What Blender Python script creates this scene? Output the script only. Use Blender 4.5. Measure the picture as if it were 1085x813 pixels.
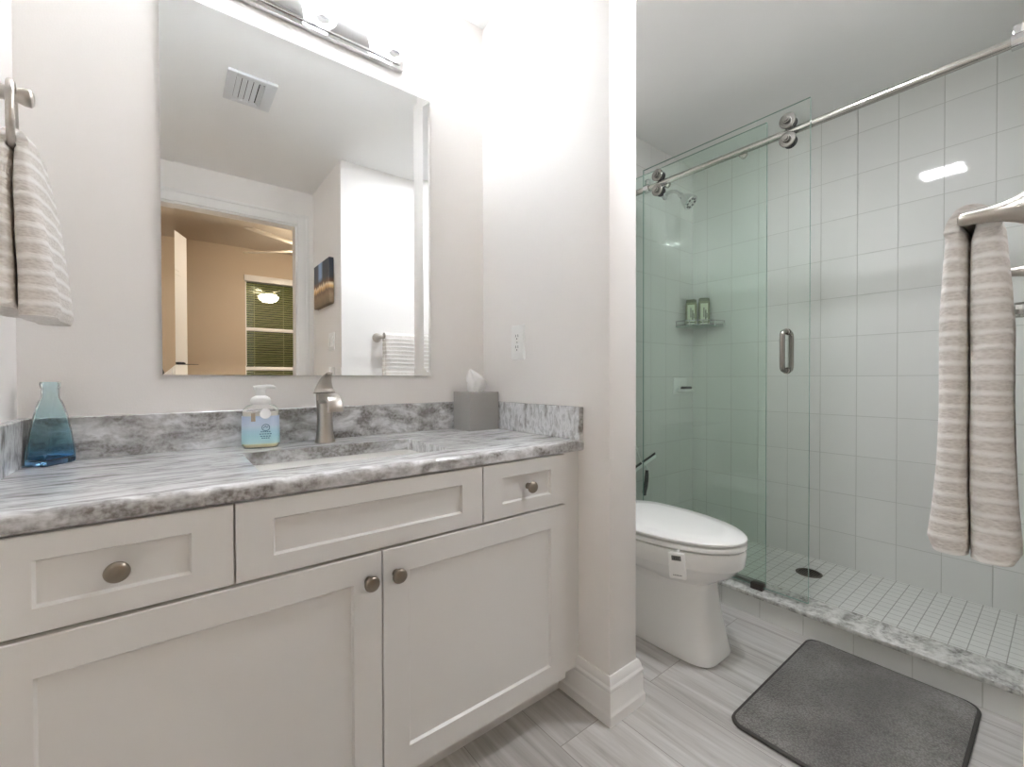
import bpy, bmesh, math, random
from mathutils import Vector, Matrix
random.seed(7)
PI = math.pi
S = bpy.context.scene
COL = S.collection
for o in list(bpy.data.objects):
    bpy.data.objects.remove(o, do_unlink=True)

# ------------------------------------------------------------------ camera, world, exposure
CAM_H = 0.973
YAW, PITCH, ROLL = math.radians(38.16), math.radians(-0.598), math.radians(-0.147)
FPX = 463.9
cam_d = bpy.data.cameras.new('photo_camera')
cam_d.sensor_width = 36.0
cam_d.lens = 36.0 * FPX / 1085.0
cam_d.clip_start = 0.005
cam_d.clip_end = 50
cam = bpy.data.objects.new('photo_camera', cam_d)
COL.objects.link(cam)
_f0 = Vector((math.sin(YAW), math.cos(YAW), 0))
_r = Vector((math.cos(YAW), -math.sin(YAW), 0))
_f = _f0 * math.cos(PITCH) + Vector((0, 0, math.sin(PITCH)))
_u = -_f0 * math.sin(PITCH) + Vector((0, 0, math.cos(PITCH)))
_r2 = _r * math.cos(ROLL) + _u * math.sin(ROLL)
_u2 = -_r * math.sin(ROLL) + _u * math.cos(ROLL)
mw = Matrix((( _r2.x, _u2.x, -_f.x, 0), (_r2.y, _u2.y, -_f.y, 0), (_r2.z, _u2.z, -_f.z, CAM_H), (0, 0, 0, 1)))
cam.matrix_world = mw
S.camera = cam

EXPOSURE = 2.0
VANITY_L = 365.0      # emission of each vanity bulb
CEIL_L = 37.0         # emission of the ceiling lens over the toilet
FAN_L = 23.0          # emission of the bedroom fan light
ENTRY_W = 0.0
w = bpy.data.worlds.new('world')
S.world = w
w.use_nodes = True
w.node_tree.nodes['Background'].inputs[0].default_value = (0.55, 0.6, 0.7, 1)
w.node_tree.nodes['Background'].inputs[1].default_value = 0.05
S.view_settings.view_transform = 'Standard'
S.view_settings.look = 'None'
S.view_settings.gamma = 1.0
S.view_settings.exposure = EXPOSURE
S.view_settings.use_curve_mapping = False
try:
    S.cycles.max_bounces = 24
    S.cycles.diffuse_bounces = 10
    S.cycles.glossy_bounces = 8
    S.cycles.transmission_bounces = 12
    S.cycles.transparent_max_bounces = 24
    S.cycles.caustics_refractive = False
    S.cycles.caustics_reflective = False
    S.cycles.sample_clamp_indirect = 8.0
    S.cycles.use_denoising = True
except Exception:
    pass

# ------------------------------------------------------------------ measured places (metres, floor z = 0)
YW = 1.428            # vanity wall
XL = -0.261           # left wall
XP, XP2, YE = 0.9774, 1.1016, 0.7998   # partition
YN, XA, YD = 0.033, 0.854, -0.631      # towel wall, picture wall, door wall
CEIL = 2.341
XC, XC2, ZC = 1.868, 2.013, 0.0964     # shower curb
XB, YS = 2.7016, 1.523                 # shower back and end walls
ZSF = 0.012
YF = -2.46                             # far bedroom wall

# ------------------------------------------------------------------ helpers
def lin(c):
    out = []
    for v in c[:3]:
        v = v / 255.0
        out.append(v / 12.92 if v <= 0.04045 else ((v + 0.055) / 1.055) ** 2.4)
    return (*out, 1.0)

def new_mat(name):
    m = bpy.data.materials.new(name)
    m.use_nodes = True
    nt = m.node_tree
    return m, nt, nt.nodes['Principled BSDF'], nt.nodes['Material Output']

def setp(b, **k):
    names = {'color': 'Base Color', 'rough': 'Roughness', 'metal': 'Metallic', 'spec': 'Specular IOR Level',
             'trans': 'Transmission Weight', 'ior': 'IOR', 'coat': 'Coat Weight', 'emit': 'Emission Color',
             'estr': 'Emission Strength', 'sheen': 'Sheen Weight', 'sss': 'Subsurface Weight', 'aniso': 'Anisotropic'}
    for a, v in k.items():
        b.inputs[names[a]].default_value = v

def plain(name, rgb, rough=0.5, metal=0.0, bump=0.0, bscale=200.0, vary=0.03, **k):
    """a painted / moulded / metal surface with slight procedural variation"""
    m, nt, b, out = new_mat(name)
    setp(b, rough=rough, metal=metal, **k)
    N = nt.nodes
    tc = N.new('ShaderNodeTexCoord')
    nz = N.new('ShaderNodeTexNoise'); nz.inputs['Scale'].default_value = 6.0
    nt.links.new(tc.outputs['Object'], nz.inputs['Vector'])
    mx = N.new('ShaderNodeMix'); mx.data_type = 'RGBA'
    c = lin(rgb)
    mx.inputs['A'].default_value = tuple(min(1, v * (1 - vary)) for v in c[:3]) + (1,)
    mx.inputs['B'].default_value = tuple(min(1, v * (1 + vary)) for v in c[:3]) + (1,)
    nt.links.new(nz.outputs['Fac'], mx.inputs['Factor'])
    nt.links.new(mx.outputs['Result'], b.inputs['Base Color'])
    if bump:
        n2 = N.new('ShaderNodeTexNoise'); n2.inputs['Scale'].default_value = bscale; n2.inputs['Detail'].default_value = 3
        nt.links.new(tc.outputs['Object'], n2.inputs['Vector'])
        bp = N.new('ShaderNodeBump'); bp.inputs['Strength'].default_value = bump; bp.inputs['Distance'].default_value = 0.002
        nt.links.new(n2.outputs['Fac'], bp.inputs['Height'])
        nt.links.new(bp.outputs['Normal'], b.inputs['Normal'])
    return m

def emissive(name, rgb, strength):
    m, nt, b, out = new_mat(name)
    e = nt.nodes.new('ShaderNodeEmission')
    e.inputs[0].default_value = lin(rgb); e.inputs[1].default_value = strength
    nt.links.new(e.outputs[0], out.inputs[0])
    return m

def swiz(nt, a, b, offa=0.0, offb=0.0, world=True):
    """(world axis a - offa, world axis b - offb, 0)"""
    N = nt.nodes
    g = N.new('ShaderNodeNewGeometry')
    sx = N.new('ShaderNodeSeparateXYZ'); nt.links.new(g.outputs['Position'], sx.inputs[0])
    cx = N.new('ShaderNodeCombineXYZ')
    for i, (ax, of) in enumerate(((a, offa), (b, offb))):
        s = N.new('ShaderNodeMath'); s.operation = 'SUBTRACT'
        nt.links.new(sx.outputs['XYZ'.index(ax)], s.inputs[0]); s.inputs[1].default_value = of
        nt.links.new(s.outputs[0], cx.inputs[i])
    return cx.outputs[0]

def tile_mat(name, a, b, offa, offb, wa, wb, rgb=(226, 227, 224), grout=(194, 195, 190), rough=0.05, mortar=0.0016, bumpd=0.001, wavy=0.02):
    m, nt, bs, out = new_mat(name)
    N = nt.nodes
    v = swiz(nt, a, b, offa, offb)
    br = N.new('ShaderNodeTexBrick')
    br.offset = 0.0; br.squash = 1.0
    br.inputs['Scale'].default_value = 1.0
    br.inputs['Brick Width'].default_value = wa
    br.inputs['Row Height'].default_value = wb
    br.inputs['Mortar Size'].default_value = mortar
    br.inputs['Mortar Smooth'].default_value = 0.25
    br.inputs['Bias'].default_value = 0.0
    c = lin(rgb)
    br.inputs['Color1'].default_value = c
    br.inputs['Color2'].default_value = tuple(x * 0.965 for x in c[:3]) + (1,)
    br.inputs['Mortar'].default_value = lin(grout)
    nt.links.new(v, br.inputs['Vector'])
    nt.links.new(br.outputs['Color'], bs.inputs['Base Color'])
    # grout is matt, glaze is glossy
    mr = N.new('ShaderNodeMapRange'); mr.inputs['To Min'].default_value = rough; mr.inputs['To Max'].default_value = 0.7
    nt.links.new(br.outputs['Fac'], mr.inputs['Value']); nt.links.new(mr.outputs[0], bs.inputs['Roughness'])
    inv = N.new('ShaderNodeMath'); inv.operation = 'SUBTRACT'; inv.inputs[0].default_value = 1.0
    nt.links.new(br.outputs['Fac'], inv.inputs[1])
    nz = N.new('ShaderNodeTexNoise'); nz.inputs['Scale'].default_value = 9.0
    nt.links.new(v, nz.inputs['Vector'])
    ad = N.new('ShaderNodeMath'); ad.operation = 'MULTIPLY_ADD'; ad.inputs[1].default_value = wavy
    nt.links.new(nz.outputs['Fac'], ad.inputs[0]); nt.links.new(inv.outputs[0], ad.inputs[2])
    bp = N.new('ShaderNodeBump'); bp.inputs['Strength'].default_value = 0.8; bp.inputs['Distance'].default_value = bumpd
    nt.links.new(ad.outputs[0], bp.inputs['Height']); nt.links.new(bp.outputs['Normal'], bs.inputs['Normal'])
    return m

def ramp(nt, stops, interp='LINEAR'):
    r = nt.nodes.new('ShaderNodeValToRGB')
    r.color_ramp.interpolation = interp
    el = r.color_ramp.elements
    while len(el) > 1: el.remove(el[-1])
    el[0].position = stops[0][0]; el[0].color = lin(stops[0][1])
    for p, c in stops[1:]:
        e = el.new(p); e.color = lin(c)
    return r

def granite_mat(name, scale=(2.0, 15.0, 5.0), light=False):
    m, nt, bs, out = new_mat(name)
    N = nt.nodes
    g = N.new('ShaderNodeNewGeometry')
    # warp
    wz = N.new('ShaderNodeTexNoise'); wz.inputs['Scale'].default_value = 4.5; wz.inputs['Detail'].default_value = 4
    nt.links.new(g.outputs['Position'], wz.inputs['Vector'])
    sb = N.new('ShaderNodeVectorMath'); sb.operation = 'SUBTRACT'; sb.inputs[1].default_value = (0.5, 0.5, 0.5)
    nt.links.new(wz.outputs['Color'], sb.inputs[0])
    sc = N.new('ShaderNodeVectorMath'); sc.operation = 'MULTIPLY'; sc.inputs[1].default_value = (0.30, 0.07, 0.10)
    nt.links.new(sb.outputs[0], sc.inputs[0])
    ad = N.new('ShaderNodeVectorMath'); ad.operation = 'ADD'
    nt.links.new(g.outputs['Position'], ad.inputs[0]); nt.links.new(sc.outputs[0], ad.inputs[1])
    st = N.new('ShaderNodeVectorMath'); st.operation = 'MULTIPLY'; st.inputs[1].default_value = scale
    nt.links.new(ad.outputs[0], st.inputs[0])
    n1 = N.new('ShaderNodeTexNoise'); n1.inputs['Scale'].default_value = 2.6; n1.inputs['Detail'].default_value = 7
    n1.inputs['Roughness'].default_value = 0.62
    nt.links.new(st.outputs[0], n1.inputs['Vector'])
    if light:
        r1 = ramp(nt, [(0.28, (128, 127, 122)), (0.42, (176, 176, 171)), (0.55, (206, 206, 202)), (0.72, (222, 222, 219))])
    else:
        r1 = ramp(nt, [(0.24, (128, 127, 125)), (0.35, (168, 167, 166)), (0.43, (206, 207, 208)), (0.53, (234, 235, 237)), (0.60, (192, 193, 194)), (0.67, (226, 227, 229)), (0.8, (238, 239, 240))])
    nt.links.new(n1.outputs['Fac'], r1.inputs['Fac'])
    # mineral speckle: fine dark/brown grains, denser in patches
    n2 = N.new('ShaderNodeTexNoise'); n2.inputs['Scale'].default_value = 120.0; n2.inputs['Detail'].default_value = 4
    nt.links.new(g.outputs['Position'], n2.inputs['Vector'])
    n3 = N.new('ShaderNodeTexNoise'); n3.inputs['Scale'].default_value = 1.4; n3.inputs['Detail'].default_value = 5
    st2 = N.new('ShaderNodeVectorMath'); st2.operation = 'MULTIPLY'; st2.inputs[1].default_value = (9.0, 26.0, 20.0)
    nt.links.new(ad.outputs[0], st2.inputs[0]); nt.links.new(st2.outputs[0], n3.inputs['Vector'])
    mr = N.new('ShaderNodeMapRange'); mr.inputs['From Min'].default_value = 0.47; mr.inputs['From Max'].default_value = 0.68
    nt.links.new(n3.outputs['Fac'], mr.inputs['Value'])
    sp = N.new('ShaderNodeMapRange'); sp.inputs['From Min'].default_value = 0.36; sp.inputs['From Max'].default_value = 0.66
    if not light:
        # sawn faces along the slab cut across the mineral bands and show more of the brown grain than the polished top
        sn = N.new('ShaderNodeSeparateXYZ'); nt.links.new(g.outputs['True Normal'], sn.inputs[0])
        an = N.new('ShaderNodeMath'); an.operation = 'ABSOLUTE'; nt.links.new(sn.outputs['Y'], an.inputs[0])
        lo_ = N.new('ShaderNodeMapRange'); lo_.inputs['To Min'].default_value = 0.52; lo_.inputs['To Max'].default_value = 0.36
        nt.links.new(an.outputs[0], lo_.inputs['Value']); nt.links.new(lo_.outputs[0], mr.inputs['From Min'])
        hi_ = N.new('ShaderNodeMapRange'); hi_.inputs['To Min'].default_value = 0.80; hi_.inputs['To Max'].default_value = 0.60
        nt.links.new(an.outputs[0], hi_.inputs['Value']); nt.links.new(hi_.outputs[0], mr.inputs['From Max'])
    nt.links.new(n2.outputs['Fac'], sp.inputs['Value'])
    if not light:
        sp.inputs['To Min'].default_value = 0.46; sp.inputs['To Max'].default_value = 0.86
    mu = N.new('ShaderNodeMath'); mu.operation = 'MULTIPLY'
    nt.links.new(mr.outputs[0], mu.inputs[0]); nt.links.new(sp.outputs[0], mu.inputs[1])
    mx = N.new('ShaderNodeMix'); mx.data_type = 'RGBA'
    nt.links.new(mu.outputs[0], mx.inputs['Factor'])
    nt.links.new(r1.outputs[0], mx.inputs['A'])
    mx.inputs['B'].default_value = lin((120, 118, 114) if light else (92, 84, 77))
    nt.links.new(mx.outputs['Result'], bs.inputs['Base Color'])
    setp(bs, rough=0.12, spec=0.5)
    return m

def plank_mat(name):
    m, nt, bs, out = new_mat(name)
    N = nt.nodes
    v = swiz(nt, 'Y', 'X', 0.44, 0.008)
    br = N.new('ShaderNodeTexBrick'); br.offset = 0.37
    br.inputs['Scale'].default_value = 1.0
    br.inputs['Brick Width'].default_value = 0.61; br.inputs['Row Height'].default_value = 0.2
    br.inputs['Mortar Size'].default_value = 0.0011; br.inputs['Mortar Smooth'].default_value = 0.2
    br.inputs['Color1'].default_value = (0.0, 0.0, 0.0, 1); br.inputs['Color2'].default_value = (1, 1, 1, 1)
    br.inputs['Mortar'].default_value = (0.5, 0.5, 0.5, 1)
    nt.links.new(v, br.inputs['Vector'])
    # grain runs along Y
    st = N.new('ShaderNodeVectorMath'); st.operation = 'MULTIPLY'; st.inputs[1].default_value = (2.2, 34.0, 1.0)
    nt.links.new(v, st.inputs[0])
    of = N.new('ShaderNodeVectorMath'); of.operation = 'MULTIPLY_ADD'; of.inputs[1].default_value = (9.0, 5.0, 3.0)
    nt.links.new(br.outputs['Color'], of.inputs[0]); nt.links.new(st.outputs[0], of.inputs[2])
    n1 = N.new('ShaderNodeTexNoise'); n1.inputs['Scale'].default_value = 1.0; n1.inputs['Detail'].default_value = 6; n1.inputs['Roughness'].default_value = 0.6
    n1.inputs['Distortion'].default_value = 0.6
    nt.links.new(of.outputs[0], n1.inputs['Vector'])
    r = ramp(nt, [(0.25, (156, 152, 147)), (0.45, (184, 181, 177)), (0.6, (199, 197, 194)), (0.8, (216, 214, 211))])
    nt.links.new(n1.outputs['Fac'], r.inputs['Fac'])
    hs = N.new('ShaderNodeHueSaturation')
    mr = N.new('ShaderNodeMapRange'); mr.inputs['To Min'].default_value = 0.92; mr.inputs['To Max'].default_value = 1.06
    nt.links.new(br.outputs['Color'], mr.inputs['Value']); nt.links.new(mr.outputs[0], hs.inputs['Value'])
    nt.links.new(r.outputs[0], hs.inputs['Color'])
    mx = N.new('ShaderNodeMix'); mx.data_type = 'RGBA'
    nt.links.new(br.outputs['Fac'], mx.inputs['Factor']); nt.links.new(hs.outputs[0], mx.inputs['A'])
    mx.inputs['B'].default_value = lin((140, 136, 131))
    nt.links.new(mx.outputs['Result'], bs.inputs['Base Color'])
    setp(bs, rough=0.38, spec=0.4)
    bp = N.new('ShaderNodeBump'); bp.inputs['Strength'].default_value = 0.25; bp.inputs['Distance'].default_value = 0.001
    nt.links.new(n1.outputs['Fac'], bp.inputs['Height']); nt.links.new(bp.outputs['Normal'], bs.inputs['Normal'])
    return m

def towel_mat(name):
    """cotton with woven ribbed bands: smooth white rib, then a beige waffle band, along the hang of the cloth"""
    m, nt, bs, out = new_mat(name)
    N = nt.nodes
    at = N.new('ShaderNodeAttribute'); at.attribute_name = 'hang'; at.attribute_type = 'GEOMETRY'
    g = N.new('ShaderNodeNewGeometry')
    nz = N.new('ShaderNodeTexNoise'); nz.inputs['Scale'].default_value = 22.0; nz.inputs['Detail'].default_value = 2
    nt.links.new(g.outputs['Position'], nz.inputs['Vector'])
    w1 = N.new('ShaderNodeMath'); w1.operation = 'MULTIPLY_ADD'; w1.inputs[1].default_value = 0.006
    nt.links.new(nz.outputs['Fac'], w1.inputs[0]); nt.links.new(at.outputs['Fac'], w1.inputs[2])
    ml = N.new('ShaderNodeMath'); ml.operation = 'MULTIPLY'; ml.inputs[1].default_value = 2 * PI / 0.0262
    nt.links.new(w1.outputs[0], ml.inputs[0])
    sn = N.new('ShaderNodeMath'); sn.operation = 'SINE'; nt.links.new(ml.outputs[0], sn.inputs[0])
    mr = N.new('ShaderNodeMapRange'); mr.inputs['From Min'].default_value = 0.0; mr.inputs['From Max'].default_value = 1.0
    nt.links.new(sn.outputs[0], mr.inputs['Value'])
    # waffle threads
    vo = N.new('ShaderNodeTexVoronoi'); vo.inputs['Scale'].default_value = 230.0
    mp = N.new('ShaderNodeMapping'); mp.inputs['Rotation'].default_value = (0.6, 0.4, 0.5); mp.inputs['Scale'].default_value = (0.55, 0.55, 1.25)
    nt.links.new(g.outputs['Position'], mp.inputs['Vector']); nt.links.new(mp.outputs[0], vo.inputs['Vector'])
    dk = N.new('ShaderNodeMix'); dk.data_type = 'RGBA'
    dk.inputs['A'].default_value = lin((204, 197, 190)); dk.inputs['B'].default_value = lin((226, 221, 215))
    nt.links.new(vo.outputs['Distance'], dk.inputs['Factor'])
    mx = N.new('ShaderNodeMix'); mx.data_type = 'RGBA'
    nt.links.new(mr.outputs[0], mx.inputs['Factor'])
    nt.links.new(dk.outputs['Result'], mx.inputs['A']); mx.inputs['B'].default_value = lin((236, 233, 229))
    nt.links.new(mx.outputs['Result'], bs.inputs['Base Color'])
    # relief: ribs + threads
    h1 = N.new('ShaderNodeMath'); h1.operation = 'MULTIPLY_ADD'; h1.inputs[1].default_value = 0.5
    nt.links.new(vo.outputs['Distance'], h1.inputs[0]); nt.links.new(mr.outputs[0], h1.inputs[2])
    bp = N.new('ShaderNodeBump'); bp.inputs['Strength'].default_value = 0.7; bp.inputs['Distance'].default_value = 0.0022
    nt.links.new(h1.outputs[0], bp.inputs['Height']); nt.links.new(bp.outputs['Normal'], bs.inputs['Normal'])
    setp(bs, rough=0.95, spec=0.1, sheen=0.15)
    return m

def pane_mat(name, tint, refl=1.0):
    """thin architectural glass: clear tinted transmission with fresnel reflection"""
    m, nt, b, out = new_mat(name)
    N = nt.nodes
    N.remove(b)
    t = N.new('ShaderNodeBsdfTransparent'); t.inputs[0].default_value = (*tint, 1)
    gl = N.new('ShaderNodeBsdfGlossy'); gl.inputs['Roughness'].default_value = 0.0
    gl.inputs['Color'].default_value = (0.95, 1.0, 0.97, 1)
    fr = N.new('ShaderNodeFresnel'); fr.inputs['IOR'].default_value = 1.45
    mm = N.new('ShaderNodeMath'); mm.operation = 'MULTIPLY'; mm.inputs[1].default_value = refl
    nt.links.new(fr.outputs[0], mm.inputs[0])
    mx = N.new('ShaderNodeMixShader')
    nt.links.new(mm.outputs[0], mx.inputs[0]); nt.links.new(t.outputs[0], mx.inputs[1]); nt.links.new(gl.outputs[0], mx.inputs[2])
    nt.links.new(mx.outputs[0], out.inputs[0])
    return m

# ---- geometry builders
def finish_bm(bm):
    bmesh.ops.recalc_face_normals(bm, faces=bm.faces)

def add_box(bm, x0, x1, y0, y1, z0, z1, bev=0.0, seg=2):
    t = bmesh.new()
    bmesh.ops.create_cube(t, size=1.0)
    for v in t.verts:
        v.co = Vector(((x0 + x1) / 2 + v.co.x * (x1 - x0), (y0 + y1) / 2 + v.co.y * (y1 - y0), (z0 + z1) / 2 + v.co.z * (z1 - z0)))
    if bev > 0:
        bmesh.ops.bevel(t, geom=list(t.edges), offset=bev, segments=seg, affect='EDGES', profile=0.5)
    merge(bm, t)
    return bm

def merge(bm, t, M=None):
    t.verts.ensure_lookup_table()
    if M is not None:
        bmesh.ops.transform(t, matrix=M, verts=t.verts)
    mp = {v: bm.verts.new(v.co) for v in t.verts}
    for f in t.faces:
        try:
            nf = bm.faces.new([mp[v] for v in f.verts]); nf.material_index = f.material_index
        except ValueError:
            pass
    t.free()

def box(*a, **k):
    return add_box(bmesh.new(), *a, **k)

def loft(bm, rings, caps=(True, True), closed=True):
    R = [[bm.verts.new(p) for p in r] for r in rings]
    n = len(R[0])
    for a, b in zip(R, R[1:]):
        for i in range(n if closed else n - 1):
            j = (i + 1) % n
            bm.faces.new((a[i], a[j], b[j], b[i]))
    if caps[0]: bm.faces.new(R[0][::-1])
    if caps[1]: bm.faces.new(R[-1])
    return R

def lathe(bm, prof, c=(0, 0, 0), axis=(0, 0, 1), seg=32, caps=(True, True), sx=1.0, sy=1.0):
    M = Vector((0, 0, 1)).rotation_difference(Vector(axis).normalized()).to_matrix()
    c = Vector(c)
    rings = []
    for r, z in prof:
        rings.append([c + M @ Vector((max(r, 1e-5) * sx * math.cos(2 * PI * i / seg), max(r, 1e-5) * sy * math.sin(2 * PI * i / seg), z)) for i in range(seg)])
    loft(bm, rings, caps)
    return bm

def tube(bm, pts, r, seg=12, caps=True, closed=False):
    pts = [Vector(p) for p in pts]
    n = len(pts)
    rs = r if isinstance(r, (list, tuple)) else [r] * n
    tang = []
    for i in range(n):
        if closed: t = pts[(i + 1) % n] - pts[i - 1]
        else: t = pts[min(i + 1, n - 1)] - pts[max(i - 1, 0)]
        tang.append(t.normalized())
    up = Vector((0, 0, 1)) if abs(tang[0].z) < 0.9 else Vector((1, 0, 0))
    nv = tang[0].cross(up).normalized()
    rings = []
    for i in range(n):
        nv = (nv - tang[i] * nv.dot(tang[i])).normalized()
        bn = tang[i].cross(nv)
        rings.append([pts[i] + (nv * math.cos(2 * PI * k / seg) + bn * math.sin(2 * PI * k / seg)) * rs[i] for k in range(seg)])
    if closed:
        rings.append(rings[0][:])
        loft(bm, rings, (False, False))
        bmesh.ops.remove_doubles(bm, verts=bm.verts, dist=1e-6)
    else:
        loft(bm, rings, (caps, caps))
    return bm

def smooth_path(pts, n=8):
    """Catmull-Rom through the points"""
    P = [Vector(p) for p in pts]
    P = [P[0] * 2 - P[1]] + P + [P[-1] * 2 - P[-2]]
    out = []
    for i in range(1, len(P) - 2):
        for k in range(n):
            t = k / n
            a, b, c, d = P[i - 1], P[i], P[i + 1], P[i + 2]
            out.append(0.5 * ((2 * b) + (c - a) * t + (2 * a - 5 * b + 4 * c - d) * t * t + (3 * b - a - 3 * c + d) * t ** 3))
    out.append(P[-2])
    return out

def prism(bm, poly, lo, hi, plane='XY'):
    def mk(p, h):
        a, b = p
        return {'XY': Vector((a, b, h)), 'XZ': Vector((a, h, b)), 'YZ': Vector((h, a, b))}[plane]
    loft(bm, [[mk(p, lo) for p in poly], [mk(p, hi) for p in poly]])
    return bm

def rrect(cx, cy, hx, hy, r, n=5):
    pts = []
    for (sx, sy, a0) in ((1, 1, 0), (-1, 1, 90), (-1, -1, 180), (1, -1, 270)):
        for k in range(n + 1):
            a = math.radians(a0 + 90 * k / n)
            pts.append((cx + sx * (hx - r) + r * math.cos(a), cy + sy * (hy - r) + r * math.sin(a)))
    return pts

def obj(name, bm, mat, parent=None, smooth=30, origin=None, **props):
    if not isinstance(bm, list):
        finish_bm(bm)
    me = bpy.data.meshes.new(name)
    bm.to_mesh(me); bm.free()
    for mm in (mat if isinstance(mat, (list, tuple)) else [mat]):
        me.materials.append(mm)
    if smooth:
        for p in me.polygons: p.use_smooth = True
        me.set_sharp_from_angle(angle=math.radians(smooth))
    o = bpy.data.objects.new(name, me)
    COL.objects.link(o)
    if parent is not None:
        pm = WM[parent.name]
        if origin is None:
            # each part's own origin sits at its own middle
            c = sum((v.co for v in me.vertices), Vector()) / max(1, len(me.vertices))
        else: c = Vector(origin)
        me.transform(Matrix.Translation(-c))
        o.parent = parent
        o.matrix_local = pm.inverted() @ Matrix.Translation(c)
        WM[o.name] = Matrix.Translation(c)
    else:
        xs = [v.co for v in me.vertices]
        if origin is None:
            lo = Vector([min(v[i] for v in xs) for i in range(3)]); hi = Vector([max(v[i] for v in xs) for i in range(3)])
            c = Vector(((lo.x + hi.x) / 2, (lo.y + hi.y) / 2, lo.z))
        else: c = Vector(origin)
        me.transform(Matrix.Translation(-c))
        o.location = c
        WM[o.name] = Matrix.Translation(c)
    for k, v in props.items(): o[k] = v
    return o
WM = {}

def thing(name, label, cat, loc, group=None):
    o = bpy.data.objects.new(name, None)
    o.empty_display_size = 0.05
    COL.objects.link(o); o.location = loc
    o['label'] = label; o['category'] = cat; o['kind'] = 'thing'
    if group: o['group'] = group
    WM[o.name] = Matrix.Translation(Vector(loc))
    return o

def tag(o, label, cat, group=None):
    o['label'] = label; o['category'] = cat; o['kind'] = 'thing'
    if group: o['group'] = group
    return o

def struct(name, bm, mat, parent=None, label=None, cat=None, smooth=0):
    o = obj(name, bm, mat, parent, smooth=smooth)
    if parent is None: o['kind'] = 'structure'
    if label: o['label'] = label
    if cat: o['category'] = cat
    return o

def copy_tree(o, delta, label=None):
    def rec(s, parent):
        c = s.copy(); COL.objects.link(c)
        if parent is not None: c.parent = parent
        for ch in s.children: rec(ch, c)
        return c
    r = rec(o, None)
    r.location = Vector(o.location) + Vector(delta)
    if label: r['label'] = label
    return r

# ------------------------------------------------------------------ materials
WALL = plain('wall_paint', (238, 235, 232), 0.55, bump=0.12, bscale=260, vary=0.01)
CEILM = plain('ceiling_paint', (238, 238, 237), 0.85, vary=0.01)
TRIM = plain('trim_paint', (236, 235, 233), 0.35, vary=0.01)
TAN = plain('tan_paint', (198, 182, 161), 0.6, bump=0.1, vary=0.01)
CAB = plain('cabinet_paint', (226, 225, 223), 0.38, vary=0.01)
DARKGAP = plain('cabinet_shadow_side', (120, 116, 112), 0.7)
NICKEL = plain('brushed_nickel', (186, 180, 172), 0.28, 1.0, bump=0.05, bscale=500)
KNOBM = plain('knob_nickel', (150, 140, 128), 0.32, 1.0, bump=0.05, bscale=500)
CHROME = plain('chrome', (215, 215, 215), 0.08, 1.0)
CAPM = plain('roller_cap_steel', (140, 138, 133), 0.25, 1.0)
STEEL = plain('stainless_steel', (190, 188, 182), 0.2, 1.0, bump=0.03, bscale=400)
PORC = plain('porcelain', (240, 240, 238), 0.08, vary=0.005)
SEATM = plain('seat_plastic', (238, 238, 236), 0.18, vary=0.005)
WPLAST = plain('white_plastic', (244, 244, 242), 0.3, vary=0.005)
DARKP = plain('dark_plastic', (34, 34, 36), 0.4)
RUBBER = plain('black_rubber', (22, 22, 22), 0.6)
GRAN = granite_mat('counter_granite')
GRANL = granite_mat('curb_granite', (12.0, 12.0, 12.0), True)
PLANK = plank_mat('plank_tile')
TOWEL = towel_mat('towel_cotton')
HEM = plain('towel_hem', (230, 219, 209), 0.95, bump=0.3, bscale=600)
T_BACK = tile_mat('wall_tile_back', 'Y', 'Z', 0.8099, 0.1823, 0.1545, 0.2004)
T_END = tile_mat('wall_tile_end', 'X', 'Z', 2.7016, 0.1823, 0.1545, 0.2004)
T_CURB = tile_mat('curb_tile', 'Y', 'Z', 0.7698, -0.3, 0.1545, 0.6)
T_FLOOR = tile_mat('mosaic_tile', 'X', 'Y', 2.03, 0.311, 0.0468, 0.0468, rgb=(222, 223, 219), grout=(172, 172, 166), rough=0.3, mortar=0.0017, bumpd=0.0008)
DOORGL = pane_mat('door_glass', (0.985, 1.0, 0.992), 0.55)
FIXGL = pane_mat('fixed_glass', (0.945, 0.996, 0.971), 0.55)
GLEDGE = plain('glass_edge', (138, 172, 160), 0.15)
WINGL = pane_mat('window_glass', (0.93, 0.97, 0.93), 1.6)

# ------------------------------------------------------------------ room shell
struct('floor', box(-0.36, 1.90, -0.70, 1.53, -0.08, 0.0), PLANK)
struct('floor_shower', box(1.90, 2.80, -0.07, 1.62, -0.08, ZSF), T_FLOOR)
struct('ceiling', box(-0.36, 2.80, -0.731, 1.62, CEIL, CEIL + 0.08), CEILM)
struct('wall_back', box(-0.36, 1.87, YW, 1.55, 0, CEIL), WALL)
struct('wall_left', box(-0.36, XL, -0.631, YW, 0, CEIL), WALL)
struct('wall_partition', box(XP, XP2, YE, YW, 0, CEIL, bev=0.004), WALL, smooth=40)
struct('wall_right', box(XA, XC + 0.012, -0.065, YN, 0, CEIL), WALL)
struct('wall_side', box(XA, 0.954, YD, -0.065, 0, CEIL), WALL)
bm = bmesh.new()
add_box(bm, -0.36, -0.17, YD - 0.1, YD, 0, CEIL); add_box(bm, 0.747, 0.954, YD - 0.1, YD, 0, CEIL); add_box(bm, -0.17, 0.747, YD - 0.1, YD, 2.093, CEIL)
struct('wall_front', bm, WALL)
struct('wall_shower_back', box(XB, 2.80, -0.07, 1.62, 0, CEIL), T_BACK)
struct('wall_shower_end', box(1.87, XB, YS, 1.62, 0, CEIL), T_END)
struct('wall_shower_near', box(XC + 0.012, XB, -0.07, YN, 0, CEIL), T_END)

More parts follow.
